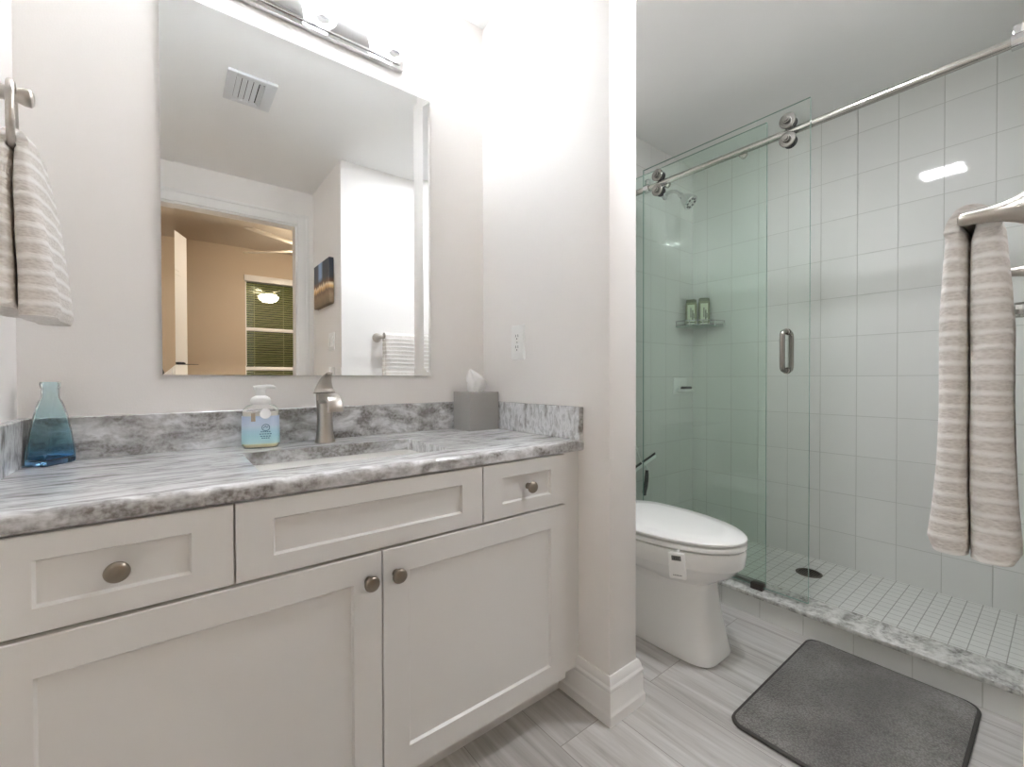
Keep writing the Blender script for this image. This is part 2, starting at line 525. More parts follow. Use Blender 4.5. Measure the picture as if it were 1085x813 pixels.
# door casing of the entry (seen in the mirror)
bm = bmesh.new()
for (x0, x1, z0, z1) in ((0.747, 0.822, 0, 2.168), (-0.245, -0.17, 0, 2.168), (-0.17, 0.747, 2.093, 2.168)):
    add_box(bm, x0, x1, YD, YD + 0.016, z0, z1, bev=0.003)
    if x1 - x0 < 0.1:
        ox = x1 - 0.02 if x0 > 0 else x0
        add_box(bm, ox, ox + 0.02, YD + 0.014, YD + 0.024, z0, z1, bev=0.003)
    else:
        add_box(bm, x0 - 0.07, x1 + 0.07, YD + 0.014, YD + 0.024, z1 - 0.02, z1, bev=0.003)
# jamb linings and stops
add_box(bm, 0.735, 0.747, YD - 0.1, YD, 0, 2.093); add_box(bm, -0.17, -0.158, YD - 0.1, YD, 0, 2.093)
add_box(bm, -0.158, 0.735, YD - 0.1, YD, 2.081, 2.093)
struct('trim_1', bm, TRIM, smooth=30)

# tall stepped baseboard wrapped round the partition end
prof = [(0.0, 0.0), (0.019, 0.0), (0.019, 0.028), (0.0165, 0.033), (0.0145, 0.040), (0.0145, 0.082), (0.0125, 0.090), (0.0155, 0.096), (0.0155, 0.102),
        (0.0115, 0.108), (0.0100, 0.118), (0.0065, 0.126), (0.004, 0.130), (0.0, 0.130)]
bm = bmesh.new()
rows = []
for (a, b) in ((0, 0), (1, 0), (2, 0), (3, 0)):
    ring = []
    for off, z in prof:
        p = {0: (XP - off, 1.0), 1: (XP - off, YE - off), 2: (XP2 + off, YE - off), 3: (XP2 + off, YW)}[a]
        ring.append(Vector((p[0], p[1], z)))
    rows.append(ring)
loft(bm, rows)
struct('baseboard_partition', bm, TRIM, smooth=25)

# ------------------------------------------------------------------ bedroom beyond the entry door (seen only in the mirror)
struct('floor_bedroom', box(-1.4, 2.9, YF, -0.70, -0.08, 0.0), plain('bedroom_floor', (150, 128, 104), 0.5))
struct('ceiling_bedroom', box(-1.4, 2.9, YF, -0.731, CEIL, CEIL + 0.08), plain('bedroom_ceiling', (214, 205, 192), 0.9))
struct('wall_bedroom_left', box(-1.5, -1.4, YF, -0.6, 0, CEIL), TAN)
struct('wall_bedroom_right', box(2.9, 3.0, YF, -0.6, 0, CEIL), TAN)
bm = bmesh.new()
add_box(bm, -1.4, -0.36, -0.731, -0.631, 0, CEIL); add_box(bm, 0.954, 2.9, -0.731, -0.631, 0, CEIL)
struct('wall_bedroom_near', bm, TAN)
WX0, WX1, WZ0, WZ1 = 0.64, 1.62, 0.72, 2.03
bm = bmesh.new()
add_box(bm, -1.5, WX0, YF - 0.12, YF, 0, CEIL); add_box(bm, WX1, 3.0, YF - 0.12, YF, 0, CEIL)
add_box(bm, WX0, WX1, YF - 0.12, YF, 0, WZ0); add_box(bm, WX0, WX1, YF - 0.12, YF, WZ1, CEIL)
struct('wall_bedroom_far', bm, TAN)
bm = bmesh.new()
zm = 1.505
for (x0, x1, z0, z1) in ((WX0, WX0 + 0.012, WZ0, WZ1), (WX1 - 0.012, WX1, WZ0, WZ1), (WX0 + 0.012, WX1 - 0.012, WZ0, WZ0 + 0.03), (WX0 + 0.012, WX1 - 0.012, WZ1 - 0.03, WZ1), (WX0 + 0.012, WX1 - 0.012, zm - 0.018, zm + 0.018)):
    add_box(bm, x0, x1, YF - 0.06, YF - 0.02, z0, z1, bev=0.003)
win = struct('window_1', bm, TRIM, smooth=30)
obj('pane', box(WX0 + 0.01, WX1 - 0.01, YF - 0.043, YF - 0.038, WZ0 + 0.03, WZ1 - 0.03), WINGL, win, smooth=0)
bl = thing('window_blind', 'olive slatted blind with white valance on the window in the mirror', 'blind', ((WX0 + WX1) / 2, YF - 0.09, WZ0))
obj('valance', box(WX0 - 0.01, WX1 + 0.02, YF - 0.015, YF + 0.022, WZ1 - 0.03, WZ1 + 0.035, bev=0.004), TRIM, bl, label='white valance')
bm = bmesh.new()
z = WZ0 + 0.02
while z < WZ1 - 0.02:
    a = math.radians(28)
    dy, dz = 0.0115 * math.cos(a), 0.0115 * math.sin(a)
    prism(bm, [(YF - 0.09 - dy, z - dz), (YF - 0.09, z + 0.0015), (YF - 0.09 + dy, z + dz), (YF - 0.09 + dy, z + dz + 0.0012), (YF - 0.09, z + 0.003), (YF - 0.09 - dy, z - dz + 0.0012)], WX0 + 0.012, WX1 - 0.012, 'YZ')
    z += 0.0245
SLAT = plain('olive_slats', (186, 186, 112), 0.4)
obj('slats', bm, SLAT, bl)
for x in (WX0 + 0.09, WX0 + 0.37, WX0 + 0.66, WX1 - 0.09):
    obj('ladder_cord', tube(bmesh.new(), [(x, YF - 0.074, WZ0 + 0.01), (x, YF - 0.074, WZ1 - 0.03)], 0.0035, 6), plain('cord_cotton', (196, 194, 140), 0.8), bl)
# night outside the blind
struct('wall_exterior', box(0.2, 2.1, YF - 0.5, YF - 0.45, 0.2, 2.4), plain('exterior_hedge', (70, 84, 40), 0.9, vary=0.3))

# six-panel bedroom door leaf standing open
dx, dy = 0.104 + 0.13, -1.37 + 0.775
L = math.hypot(dx, dy)
bm = bmesh.new()
add_box(bm, 0, L, -0.0175, 0.0175, 0.01, 2.06)
for (u0, u1) in ((0.11, L / 2 - 0.05), (L / 2 + 0.05, L - 0.11)):
    for (v0, v1) in ((0.22, 0.78), (0.95, 1.62), (1.74, 1.94)):
        for s in (-1, 1):
            add_box(bm, u0, u1, *sorted((s * 0.0175, s * 0.0225)), v0, v1, bev=0.002, seg=1)
            add_box(bm, u0 + 0.03, u1 - 0.03, *sorted((s * 0.0175, s * 0.0265)), v0 + 0.03, v1 - 0.03, bev=0.003, seg=1)
bmesh.ops.transform(bm, matrix=Matrix.Translation((-0.13, -0.775, 0)) @ Matrix.Rotation(math.atan2(dy, dx), 4, 'Z'), verts=bm.verts)
door = struct('door_1', bm, TRIM, smooth=30)
kx, ky = -0.13 + dx * 0.91, -0.775 + dy * 0.91
nrm = Vector((-dy, dx, 0)).normalized()
bm = bmesh.new()
lathe(bm, [(0.026, 0), (0.026, 0.006), (0.01, 0.01), (0.009, 0.035), (0.024, 0.045), (0.027, 0.058), (0.018, 0.068), (0.0, 0.07)], Vector((kx, ky, 0.95)) + nrm * 0.0175, nrm, 20)
obj('door_knob', bm, NICKEL, door)

# ceiling fan
FX, FY, FZ = 1.05, -1.32, 2.12
fan = thing('ceiling_fan', 'pale ceiling fan with lit bowl, seen in the mirror through the doorway', 'ceiling fan', (FX, FY, CEIL))
FANM = plain('fan_white', (226, 216, 200), 0.5)
bm = bmesh.new(); lathe(bm, [(0.07, CEIL), (0.065, CEIL - 0.03), (0.018, CEIL - 0.05), (0.014, FZ + 0.08), (0.09, FZ + 0.06), (0.105, FZ + 0.02), (0.1, FZ - 0.03), (0.06, FZ - 0.045)], (FX, FY, 0), seg=28)
obj('motor', bm, FANM, fan)
for k in range(5):
    a = math.radians(72 * k + 222)
    bm = bmesh.new()
    poly = [(0.10, -0.02), (0.2, -0.055), (0.6, -0.07), (0.65, -0.05), (0.665, 0.0), (0.65, 0.05), (0.6, 0.07), (0.2, 0.055), (0.10, 0.02)]
    prism(bm, poly, -0.004, 0.004)
    bmesh.ops.transform(bm, matrix=Matrix.Translation((FX, FY, FZ)) @ Matrix.Rotation(a, 4, 'Z') @ Matrix.Rotation(math.radians(11), 4, 'X'), verts=bm.verts)
    obj('blade', bm, FANM, fan)
bm = bmesh.new(); lathe(bm, [(0.105, FZ - 0.045), (0.12, FZ - 0.06), (0.11, FZ - 0.1), (0.07, FZ - 0.13), (0.0, FZ - 0.14)], (FX, FY, 0), seg=28)
obj('light_bowl', bm, emissive('fan_light_glow', (255, 238, 214), FAN_L), fan)

# ------------------------------------------------------------------ shower curb and granite threshold
bm = box(XC + 0.012, XC2 - 0.008, YN, YS, 0, ZC - 0.018)
struct('trim_2', bm, T_CURB)
struct('trim_3', box(XC, XC2, YN, YS, ZC - 0.018, ZC, bev=0.004), GRANL, smooth=40)

# ------------------------------------------------------------------ vanity cabinet
YC = 0.900            # door faces
YFR = 0.919           # face frame
ZT, ZB = 0.759, 0.100
XD0, XG1, XD, XG2, XD1 = -0.214, 0.0893, 0.3556, 0.6149, 0.9059
ZG = 0.6125
van = thing('vanity_cabinet', 'white shaker vanity cabinet with two doors under the granite countertop', 'vanity', (0.358, 1.15, 0))
bm = bmesh.new()
WB = YW - 0.004
for a_ in ((XL, XL + 0.018, YFR + 0.02, WB, ZB, ZT - 0.002), (XP - 0.018, XP, YFR + 0.02, WB, ZB, ZT - 0.002), (XL + 0.018, XP - 0.018, YFR + 0.02, WB, ZB, ZB + 0.018), (XL + 0.018, XP - 0.018, WB - 0.006, WB, ZB + 0.018, ZT - 0.002),
           (XL, XD0 + 0.02, YFR, YFR + 0.02, ZB, ZT - 0.002), (XD1 - 0.02, XP, YFR, YFR + 0.02, ZB, ZT - 0.002), (XD0 + 0.02, XD1 - 0.02, YFR, YFR + 0.02, ZB, ZB + 0.03), (XD0 + 0.02, XD1 - 0.02, YFR, YFR + 0.02, ZT - 0.03, ZT - 0.002),
           (XD0 + 0.02, XD1 - 0.02, YFR, YFR + 0.02, ZG - 0.02, ZG + 0.02), (XG1 - 0.02, XG1 + 0.02, YFR, YFR + 0.02, ZG + 0.02, ZT - 0.03), (XG2 - 0.02, XG2 + 0.02, YFR, YFR + 0.02, ZG + 0.02, ZT - 0.03)):
    add_box(bm, *a_)
obj('body', bm, CAB, van, smooth=0)
obj('toe_kick', box(XL, XP - 0.02, 0.985, 1.0, 0, ZB), CAB, van, smooth=0)

def shaker(x0, x1, z0, z1, st, rl):
    """five-piece front: flat frame with a recessed panel and a small inner chamfer"""
    bm = bmesh.new()
    g = 0.0015
    x0 += g; x1 -= g; z0 += g; z1 -= g
    ya, yb = YC, YFR - 0.001
    ch, rec = 0.0025, 0.0065
    def rg(d, y): return [Vector((x0 + d[0], y, z0 + d[1])), Vector((x1 - d[0], y, z0 + d[1])), Vector((x1 - d[0], y, z1 - d[1])), Vector((x0 + d[0], y, z1 - d[1]))]
    rings = [rg((0, 0), yb), rg((0, 0), ya + 0.0015), rg((0.0015, 0.0015), ya), rg((st - 0.001, rl - 0.001), ya), rg((st + ch, rl + ch), ya + rec)]
    loft(bm, rings)
    return bm

def knob(parent, x, z):
    bm = bmesh.new()
    lathe(bm, [(0.0085, 0), (0.0075, 0.004), (0.0055, 0.010), (0.0065, 0.014), (0.013, 0.0165), (0.0155, 0.019), (0.0160, 0.022), (0.0145, 0.0255), (0.0100, 0.0280), (0.0, 0.029)], (x, YC, z), (0, -1, 0), 28)
    return obj('knob', bm, KNOBM, parent, smooth=50, label='nickel mushroom knob')

dr = obj('drawer', shaker(XD0, XG1, ZG, ZT - 0.003, 0.06, 0.037), CAB, van, smooth=20); knob(dr, -0.0625, 0.685)
obj('false_drawer_front', shaker(XG1, XG2, ZG, ZT - 0.003, 0.06, 0.037), CAB, van, smooth=20)
dr = obj('drawer', shaker(XG2, XD1, ZG, ZT - 0.003, 0.06, 0.037), CAB, van, smooth=20); knob(dr, 0.7604, 0.685)
dr = obj('door', shaker(XD0, XD, ZB, ZG - 0.003, 0.06, 0.058), CAB, van, smooth=20); knob(dr, 0.3256, 0.553)
dr = obj('door', shaker(XD, XD1, ZB, ZG - 0.003, 0.06, 0.058), CAB, van, smooth=20); knob(dr, 0.3856, 0.553)

# ------------------------------------------------------------------ countertop
ZCT, ZCB = 0.790, 0.7585
YCT = 0.8967
ct = thing('countertop', 'grey and white veined granite countertop over the white vanity', 'countertop', (0.358, 1.16, ZCB))
SX0, SX1, SY0, SY1 = 0.142, 0.578, 0.995, 1.257
bm = bmesh.new()
rad = 0.013
front = [(YCT + 0.004, ZCB), (YCT, ZCB + 0.004)]
for k in range(0, 7):
    a = math.radians(180 - 15 * k)
    front.append((YCT + rad + rad * math.cos(a), ZCT - rad + rad * math.sin(a)))
def slab(x0, x1, poly):
    t = bmesh.new()
    prism(t, poly, x0, x1, 'YZ')
    merge(bm, t)
full = front + [(SY0, ZCT), (SY1, ZCT), (YW, ZCT), (YW, ZCB), (SY1, ZCB), (SY0, ZCB)]
fr = front + [(SY0, ZCT), (SY0, ZCB)]
slab(XL, SX0, full); slab(SX1, XP, full); slab(SX0, SX1, fr)
add_box(bm, SX0, SX1, SY1, YW, ZCB, ZCT)
# take out inner walls between strips
bmesh.ops.remove_doubles(bm, verts=bm.verts, dist=1e-5)
seen = {}
for f in list(bm.faces):
    k = tuple(sorted(v.index for v in f.verts))
obj('slab', bm, GRAN, ct, smooth=40)
ZSP = 0.8886
obj('backsplash', box(XL + 0.02, XP - 0.02, YW - 0.02, YW, ZCT, ZSP, bev=0.0015, seg=1), GRAN, ct)
obj('side_splash', box(XL, XL + 0.02, YCT + 0.006, YW, ZCT, ZSP, bev=0.0015, seg=1), GRAN, ct)
obj('side_splash', box(XP - 0.02, XP, YCT + 0.001, YW, ZCT, ZSP, bev=0.0015, seg=1), GRAN, ct)

# ------------------------------------------------------------------ sink
sk = thing('sink', 'white rectangular undermount sink set below the granite countertop', 'sink', ((SX0 + SX1) / 2, (SY0 + SY1) / 2, 0.62))
bm = bmesh.new()
cx, cy = (SX0 + SX1) / 2, (SY0 + SY1) / 2
hx, hy = (SX1 - SX0) / 2 + 0.004, (SY1 - SY0) / 2 + 0.004
rings = []
for (dx_, z_, r_) in ((-0.018, ZCB - 0.001, 0.03), (0.0, ZCB - 0.001, 0.03), (0.004, ZCB - 0.02, 0.03), (0.012, 0.67, 0.035), (0.03, 0.645, 0.04), (0.07, 0.635, 0.04)):
    rings.append([Vector((p[0], p[1], z_)) for p in rrect(cx, cy, hx - dx_, hy - dx_, r_)])
rings2 = [[Vector((p[0], p[1], z_)) for p in rrect(cx, cy, hx - dx_, hy - dx_, r_)] for (dx_, z_, r_) in ((0.07, 0.623, 0.04), (0.022, 0.632, 0.04), (-0.004, 0.665, 0.035), (-0.012, ZCB - 0.02, 0.03), (-0.018, ZCB - 0.012, 0.03))]
loft(bm, rings[::-1] , (True, False)); loft(bm, rings2, (True, False))
bmesh.ops.remove_doubles(bm, verts=bm.verts, dist=1e-6)
obj('basin', bm, PORC, sk, smooth=50)
bm = bmesh.new(); lathe(bm, [(0.0, 0.6355), (0.03, 0.6355), (0.034, 0.638), (0.024, 0.640), (0.018, 0.638), (0.0, 0.642)], (cx, cy + 0.03, 0), seg=28)
obj('drain_flange', bm, NICKEL, sk)

# ------------------------------------------------------------------ faucet
fa = thing('faucet', 'brushed nickel single lever faucet behind the sink', 'faucet', (0.360, 1.345, ZCT))
FXc, FYc = 0.360, 1.345
bm = bmesh.new()
lathe(bm, [(0.0285, 0.0), (0.0285, 0.004), (0.0255, 0.010), (0.0225, 0.030), (0.0212, 0.065), (0.0220, 0.100), (0.0235, 0.125), (0.0240, 0.140), (0.0225, 0.1425)], (FXc, FYc, ZCT), seg=36)
obj('body', bm, NICKEL, fa, smooth=50)
bm = bmesh.new()
path = smooth_path([(FYc + 0.005, ZCT + 0.117), (FYc - 0.025, ZCT + 0.130), (FYc - 0.060, ZCT + 0.136), (FYc - 0.088, ZCT + 0.128), (FYc - 0.103, ZCT + 0.108), (FYc - 0.106, ZCT + 0.094)] if False else
                   [Vector((0, FYc + 0.005, ZCT + 0.120)), Vector((0, FYc - 0.025, ZCT + 0.129)), Vector((0, FYc - 0.060, ZCT + 0.133)), Vector((0, FYc - 0.088, ZCT + 0.125)), Vector((0, FYc - 0.102, ZCT + 0.108)), Vector((0, FYc - 0.105, ZCT + 0.094))], 5)
rings = []
for i, p in enumerate(path):
    t = (path[min(i + 1, len(path) - 1)] - path[max(0, i - 1)]).normalized()
    nrm2 = Vector((0, -t.z, t.y))
    if nrm2.z < 0 and i < 3: nrm2 = -nrm2
    s = i / (len(path) - 1)
    hw = 0.0205 - 0.002 * math.sin(s * PI) ; th = 0.0105 * (1 - s) + 0.0045
    ring = []
    for (u, v) in rrect(0, 0, hw, th, min(th * 0.8, 0.004), 3):
        q = p + Vector((FXc + u, 0, 0)) + nrm2 * v
        ring.append(q)
    rings.append(ring)
loft(bm, rings)
obj('spout', bm, NICKEL, fa, smooth=45)
bm = bmesh.new()
hp = smooth_path([Vector((FXc, FYc + 0.002, ZCT + 0.143)), Vector((FXc, FYc + 0.003, ZCT + 0.158)), Vector((FXc, FYc - 0.006, ZCT + 0.176)), Vector((FXc, FYc - 0.026, ZCT + 0.192)), Vector((FXc, FYc - 0.050, ZCT + 0.201))], 5)
rings = []
for i, p in enumerate(hp):
    t = (hp[min(i + 1, len(hp) - 1)] - hp[max(0, i - 1)]).normalized()
    nn = Vector((0, -t.z, t.y))
    s = i / (len(hp) - 1)
    hw = 0.0225 * (1 - s) ** 1.2 + 0.0085; th = 0.0225 * (1 - s) ** 1.6 + 0.0035
    rings.append([p + Vector((hw * math.cos(2 * PI * k / 24), 0, 0)) + nn * (th * math.sin(2 * PI * k / 24)) for k in range(24)])
loft(bm, rings)
obj('lever_handle', bm, NICKEL, fa, smooth=50)

# ------------------------------------------------------------------ mirror
MX0, MX1, MZ0, MZ1 = -0.011, 0.7446, 0.985, 1.965
bm = bmesh.new()
def mr_(d, y): return [Vector((MX0 + d, y, MZ0 + d)), Vector((MX1 - d, y, MZ0 + d)), Vector((MX1 - d, y, MZ1 - d)), Vector((MX0 + d, y, MZ1 - d))]
loft(bm, [mr_(0, YW - 0.002), mr_(0, YW - 0.0084), mr_(0.0005, YW - 0.0088), mr_(0.027, YW - 0.0074)])
m, nt, b, out = new_mat('mirror_silver')
setp(b, color=(0.93, 0.945, 0.945, 1), rough=0.0, metal=1.0)
nz = nt.nodes.new('ShaderNodeTexNoise'); nz.inputs['Scale'].default_value = 2
mxr = nt.nodes.new('ShaderNodeMix'); mxr.data_type = 'RGBA'
mxr.inputs['A'].default_value = (0.925, 0.94, 0.94, 1); mxr.inputs['B'].default_value = (0.935, 0.95, 0.95, 1)
nt.links.new(nz.outputs['Fac'], mxr.inputs['Factor']); nt.links.new(mxr.outputs['Result'], b.inputs['Base Color'])
MIRROR = m
tag(obj('wall_mirror', bm, MIRROR, smooth=0), 'large frameless mirror with angled glass border above the vanity countertop', 'mirror')

# ------------------------------------------------------------------ vanity light bar
vl = thing('vanity_light', 'chrome vanity light bar with three glass shades above the mirror', 'wall light', (0.3675, YW, 2.05))
bm = box(0.095, 0.640, YW - 0.020, YW, 2.022, 2.135, bev=0.004)
add_box(bm, 0.107, 0.628, YW - 0.029, YW - 0.018, 2.034, 2.123, bev=0.004)
obj('backplate', bm, CHROME, vl, smooth=40)
FROST = None
m, nt, b, out = new_mat('shade_glass')
tr = nt.nodes.new('ShaderNodeBsdfTransparent'); tr.inputs[0].default_value = (0.95, 0.95, 0.94, 1)
mx = nt.nodes.new('ShaderNodeMixShader'); mx.inputs[0].default_value = 0.88
tl = nt.nodes.new('ShaderNodeBsdfTranslucent'); tl.inputs[0].default_value = (0.95, 0.94, 0.92, 1)
nt.links.new(tr.outputs[0], mx.inputs[1]); nt.links.new(tl.outputs[0], mx.inputs[2]); nt.links.new(mx.outputs[0], out.inputs[0])
SHADE = m
BULB = emissive('bulb_glow', (238, 245, 255), VANITY_L)
for x in (0.147, 0.3675, 0.588):
    VY = YW - 0.068
    bm = bmesh.new()
    tube(bm, smooth_path([(x, YW - 0.025, 2.075), (x, YW - 0.045, 2.065), (x, VY, 2.052)], 5), 0.007, 10)
    lathe(bm, [(0.0, 2.030), (0.016, 2.031), (0.019, 2.036), (0.019, 2.058), (0.014, 2.062), (0.0, 2.062)], (x, VY, 0), seg=20)
    obj('lamp_arm', bm, CHROME, vl)
    bm = bmesh.new()
    lathe(bm, [(0.020, 2.030), (0.030, 2.024), (0.036, 2.030), (0.039, 2.060), (0.041, 2.110), (0.043, 2.165), (0.041, 2.165), (0.039, 2.110), (0.037, 2.060), (0.034, 2.034), (0.028, 2.028), (0.020, 2.033)], (x, VY, 0), seg=32, caps=(False, False))
    obj('shade', bm, SHADE, vl, smooth=60)
    bm = bmesh.new()
    lathe(bm, [(0.012, 2.062), (0.013, 2.075), (0.022, 2.092), (0.026, 2.108), (0.024, 2.122), (0.014, 2.134), (0.0, 2.137)], (x, VY, 0), seg=20)
    obj('bulb', bm, BULB, vl, smooth=60)

# ------------------------------------------------------------------ ceiling light over the toilet
cl = thing('ceiling_light', 'small rectangular ceiling light mirrored in the shower wall tiles', 'ceiling light', (1.385, 0.52, CEIL))
bm = bmesh.new()
for (x0, x1, y0, y1) in ((1.26, 1.295, 0.39, 0.655), (1.465, 1.50, 0.39, 0.655), (1.295, 1.465, 0.39, 0.425), (1.295, 1.465, 0.62, 0.655)):
    add_box(bm, x0, x1, y0, y1, CEIL - 0.014, CEIL, bev=0.002)
obj('frame', bm, WPLAST, cl)
obj('lens', box(1.295, 1.465, 0.425, 0.62, CEIL - 0.009, CEIL - 0.001), emissive('ceiling_light_glow', (248, 250, 255), CEIL_L), cl, smooth=0)

# ------------------------------------------------------------------ ceiling air vent (seen in the mirror)
vt = thing('air_vent', 'white ceiling air vent register reflected near the top of the mirror', 'vent', (0.316, 0.441, CEIL))
vx0, vx1, vy0, vy1 = 0.218, 0.414, 0.318, 0.564
VENTM = plain('vent_metal', (214, 216, 218), 0.4)
bm = bmesh.new()
ix0, ix1, iy0, iy1 = vx0 + 0.035, vx1 - 0.048, vy0 + 0.03, vy1 - 0.03
for (x0, x1, y0, y1) in ((vx0, ix0, vy0, vy1), (ix1, vx1, vy0, vy1), (ix0, ix1, vy0, iy0), (ix0, ix1, iy1, vy1)):
    add_box(bm, x0, x1, y0, y1, CEIL - 0.012, CEIL, bev=0.002)
obj('frame', bm, VENTM, vt)
obj('duct', box(ix0, ix1, iy0, iy1, CEIL - 0.003, CEIL + 0.001), plain('duct_dark', (40, 42, 44), 0.9), vt, smooth=0)
for k in range(5):
    x = ix0 + (k + 0.5) * (ix1 - ix0) / 5
    t = bmesh.new(); add_box(t, -0.0108, 0.0108, iy0, iy1, -0.001, 0.001)
    bmesh.ops.transform(t, matrix=Matrix.Translation((x, 0, CEIL - 0.009)) @ Matrix.Rotation(math.radians(-16 if k < 4 else 50), 4, 'Y'), verts=t.verts)
    obj('louver', t, VENTM, vt, smooth=0)

# ------------------------------------------------------------------ outlet on the partition
ou = thing('outlet', 'white wall outlet plate on the partition above the tissue box', 'outlet', (XP, 1.206, 1.10))
oy, oz = 1.205, 1.102
bm = bmesh.new()
rg = lambda h, v, x: [Vector((x, oy + p[0], oz + p[1])) for p in rrect(0, 0, h, v, 0.004, 3)]
loft(bm, [rg(0.036, 0.061, XP), rg(0.036, 0.061, XP - 0.003), rg(0.033, 0.058, XP - 0.007)])
obj('cover_plate', bm, WPLAST, ou)
for s in (-1, 1):
    bm = bmesh.new()
    loft(bm, [[Vector((x, oy + p[0], oz + s * 0.0195 + p[1])) for p in rrect(0, 0, 0.0165, 0.0165, 0.005, 3)] for x in (XP - 0.006, XP - 0.0085)])
    sc = obj('socket', bm, WPLAST, ou)
    bm = bmesh.new()
    for dy in (-0.0065, 0.0065):
        add_box(bm, XP - 0.0088, XP - 0.008, oy + dy - 0.001, oy + dy + 0.001, oz + s * 0.0195 - 0.001, oz + s * 0.0195 + 0.008)
    lathe(bm, [(0.0024, 0), (0.0024, 0.0008)], (XP - 0.008, oy, oz + s * 0.0195 - 0.007), (-1, 0, 0), 12)
    obj('slot', bm, DARKP, sc, smooth=0)
bm = bmesh.new(); lathe(bm, [(0.003, 0), (0.003, 0.001), (0.001, 0.0015)], (XP - 0.007, oy, oz), (-1, 0, 0), 12)
obj('screw', bm, CHROME, ou)

# ------------------------------------------------------------------ switch and canvas picture on the side wall (seen in the mirror)
sw = thing('light_switch', 'white light switch plate below the canvas picture in the mirror', 'light switch', (XA, -0.16, 1.22))
bm = box(XA - 0.007, XA, -0.218, -0.102, 1.163, 1.28, bev=0.003)
obj('cover_plate', bm, WPLAST, sw)
for y in (-0.183, -0.137):
    t = bmesh.new(); add_box(t, -0.006, 0.0, -0.0165, 0.0165, -0.033, 0.033, bev=0.002)
    bmesh.ops.transform(t, matrix=Matrix.Translation((XA - 0.007, y, 1.2215)) @ Matrix.Rotation(math.radians(5), 4, 'Y'), verts=t.verts)
    obj('rocker', t, WPLAST, sw)

def canvas_mat():
    m, nt, bs, out = new_mat('night_city_canvas')
    N = nt.nodes
    g = N.new('ShaderNodeNewGeometry'); sx = N.new('ShaderNodeSeparateXYZ'); nt.links.new(g.outputs['Position'], sx.inputs[0])
    h = N.new('ShaderNodeMapRange'); h.inputs['From Min'].default_value = 1.466; h.inputs['From Max'].default_value = 1.764
    nt.links.new(sx.outputs['Z'], h.inputs['Value'])
    cb = N.new('ShaderNodeCombineXYZ')
    a = N.new('ShaderNodeMath'); a.operation = 'MULTIPLY'; a.inputs[1].default_value = 26.0; nt.links.new(sx.outputs['Y'], a.inputs[0])
    bb = N.new('ShaderNodeMath'); bb.operation = 'MULTIPLY'; bb.inputs[1].default_value = 7.0; nt.links.new(sx.outputs['Z'], bb.inputs[0])
    nt.links.new(a.outputs[0], cb.inputs[0]); nt.links.new(bb.outputs[0], cb.inputs[1])
    n = N.new('ShaderNodeTexNoise'); n.inputs['Scale'].default_value = 1.0; n.inputs['Detail'].default_value = 5
    nt.links.new(cb.outputs[0], n.inputs['Vector'])
    rel = N.new('ShaderNodeMath'); rel.operation = 'MULTIPLY_ADD'; rel.inputs[1].default_value = 0.22
    nt.links.new(n.outputs['Fac'], rel.inputs[0]); nt.links.new(h.outputs[0], rel.inputs[2])
    r = ramp(nt, [(0.05, (112, 100, 84)), (0.30, (156, 132, 102)), (0.42, (128, 100, 76)), (0.50, (226, 184, 124)), (0.56, (246, 224, 184)), (0.62, (120, 86, 62)), (0.72, (66, 68, 74)), (1.05, (58, 64, 76))])
    nt.links.new(rel.outputs[0], r.inputs['Fac'])
    # blue glowing tower
    dist = N.new('ShaderNodeMath'); dist.operation = 'ADD'; dist.inputs[1].default_value = 0.31; nt.links.new(sx.outputs['Y'], dist.inputs[0])
    ab = N.new('ShaderNodeMath'); ab.operation = 'ABSOLUTE'; nt.links.new(dist.outputs[0], ab.inputs[0])
    bl_ = N.new('ShaderNodeMapRange'); bl_.inputs['From Min'].default_value = 0.065; bl_.inputs['From Max'].default_value = 0.02
    nt.links.new(ab.outputs[0], bl_.inputs['Value'])
    up = N.new('ShaderNodeMapRange'); up.inputs['From Min'].default_value = 0.55; up.inputs['From Max'].default_value = 0.66
    nt.links.new(h.outputs[0], up.inputs['Value'])
    mu = N.new('ShaderNodeMath'); mu.operation = 'MULTIPLY'; nt.links.new(bl_.outputs[0], mu.inputs[0]); nt.links.new(up.outputs[0], mu.inputs[1])
    mx = N.new('ShaderNodeMix'); mx.data_type = 'RGBA'; nt.links.new(mu.outputs[0], mx.inputs['Factor'])
    nt.links.new(r.outputs[0], mx.inputs['A']); mx.inputs['B'].default_value = lin((150, 174, 208))
    nt.links.new(mx.outputs['Result'], bs.inputs['Base Color'])
    setp(bs, rough=0.6)
    return m
pc = thing('canvas_picture', 'dark night scene canvas print on the side wall, seen in the mirror', 'picture', (XA, -0.29, 1.466))
obj('canvas', box(XA - 0.034, XA - 0.004, -0.47, -0.107, 1.466, 1.764, bev=0.002, seg=1), canvas_mat(), pc)
obj('stretcher', box(XA - 0.006, XA, -0.46, -0.117, 1.476, 1.754), plain('pine', (150, 120, 84), 0.7), pc, smooth=0)

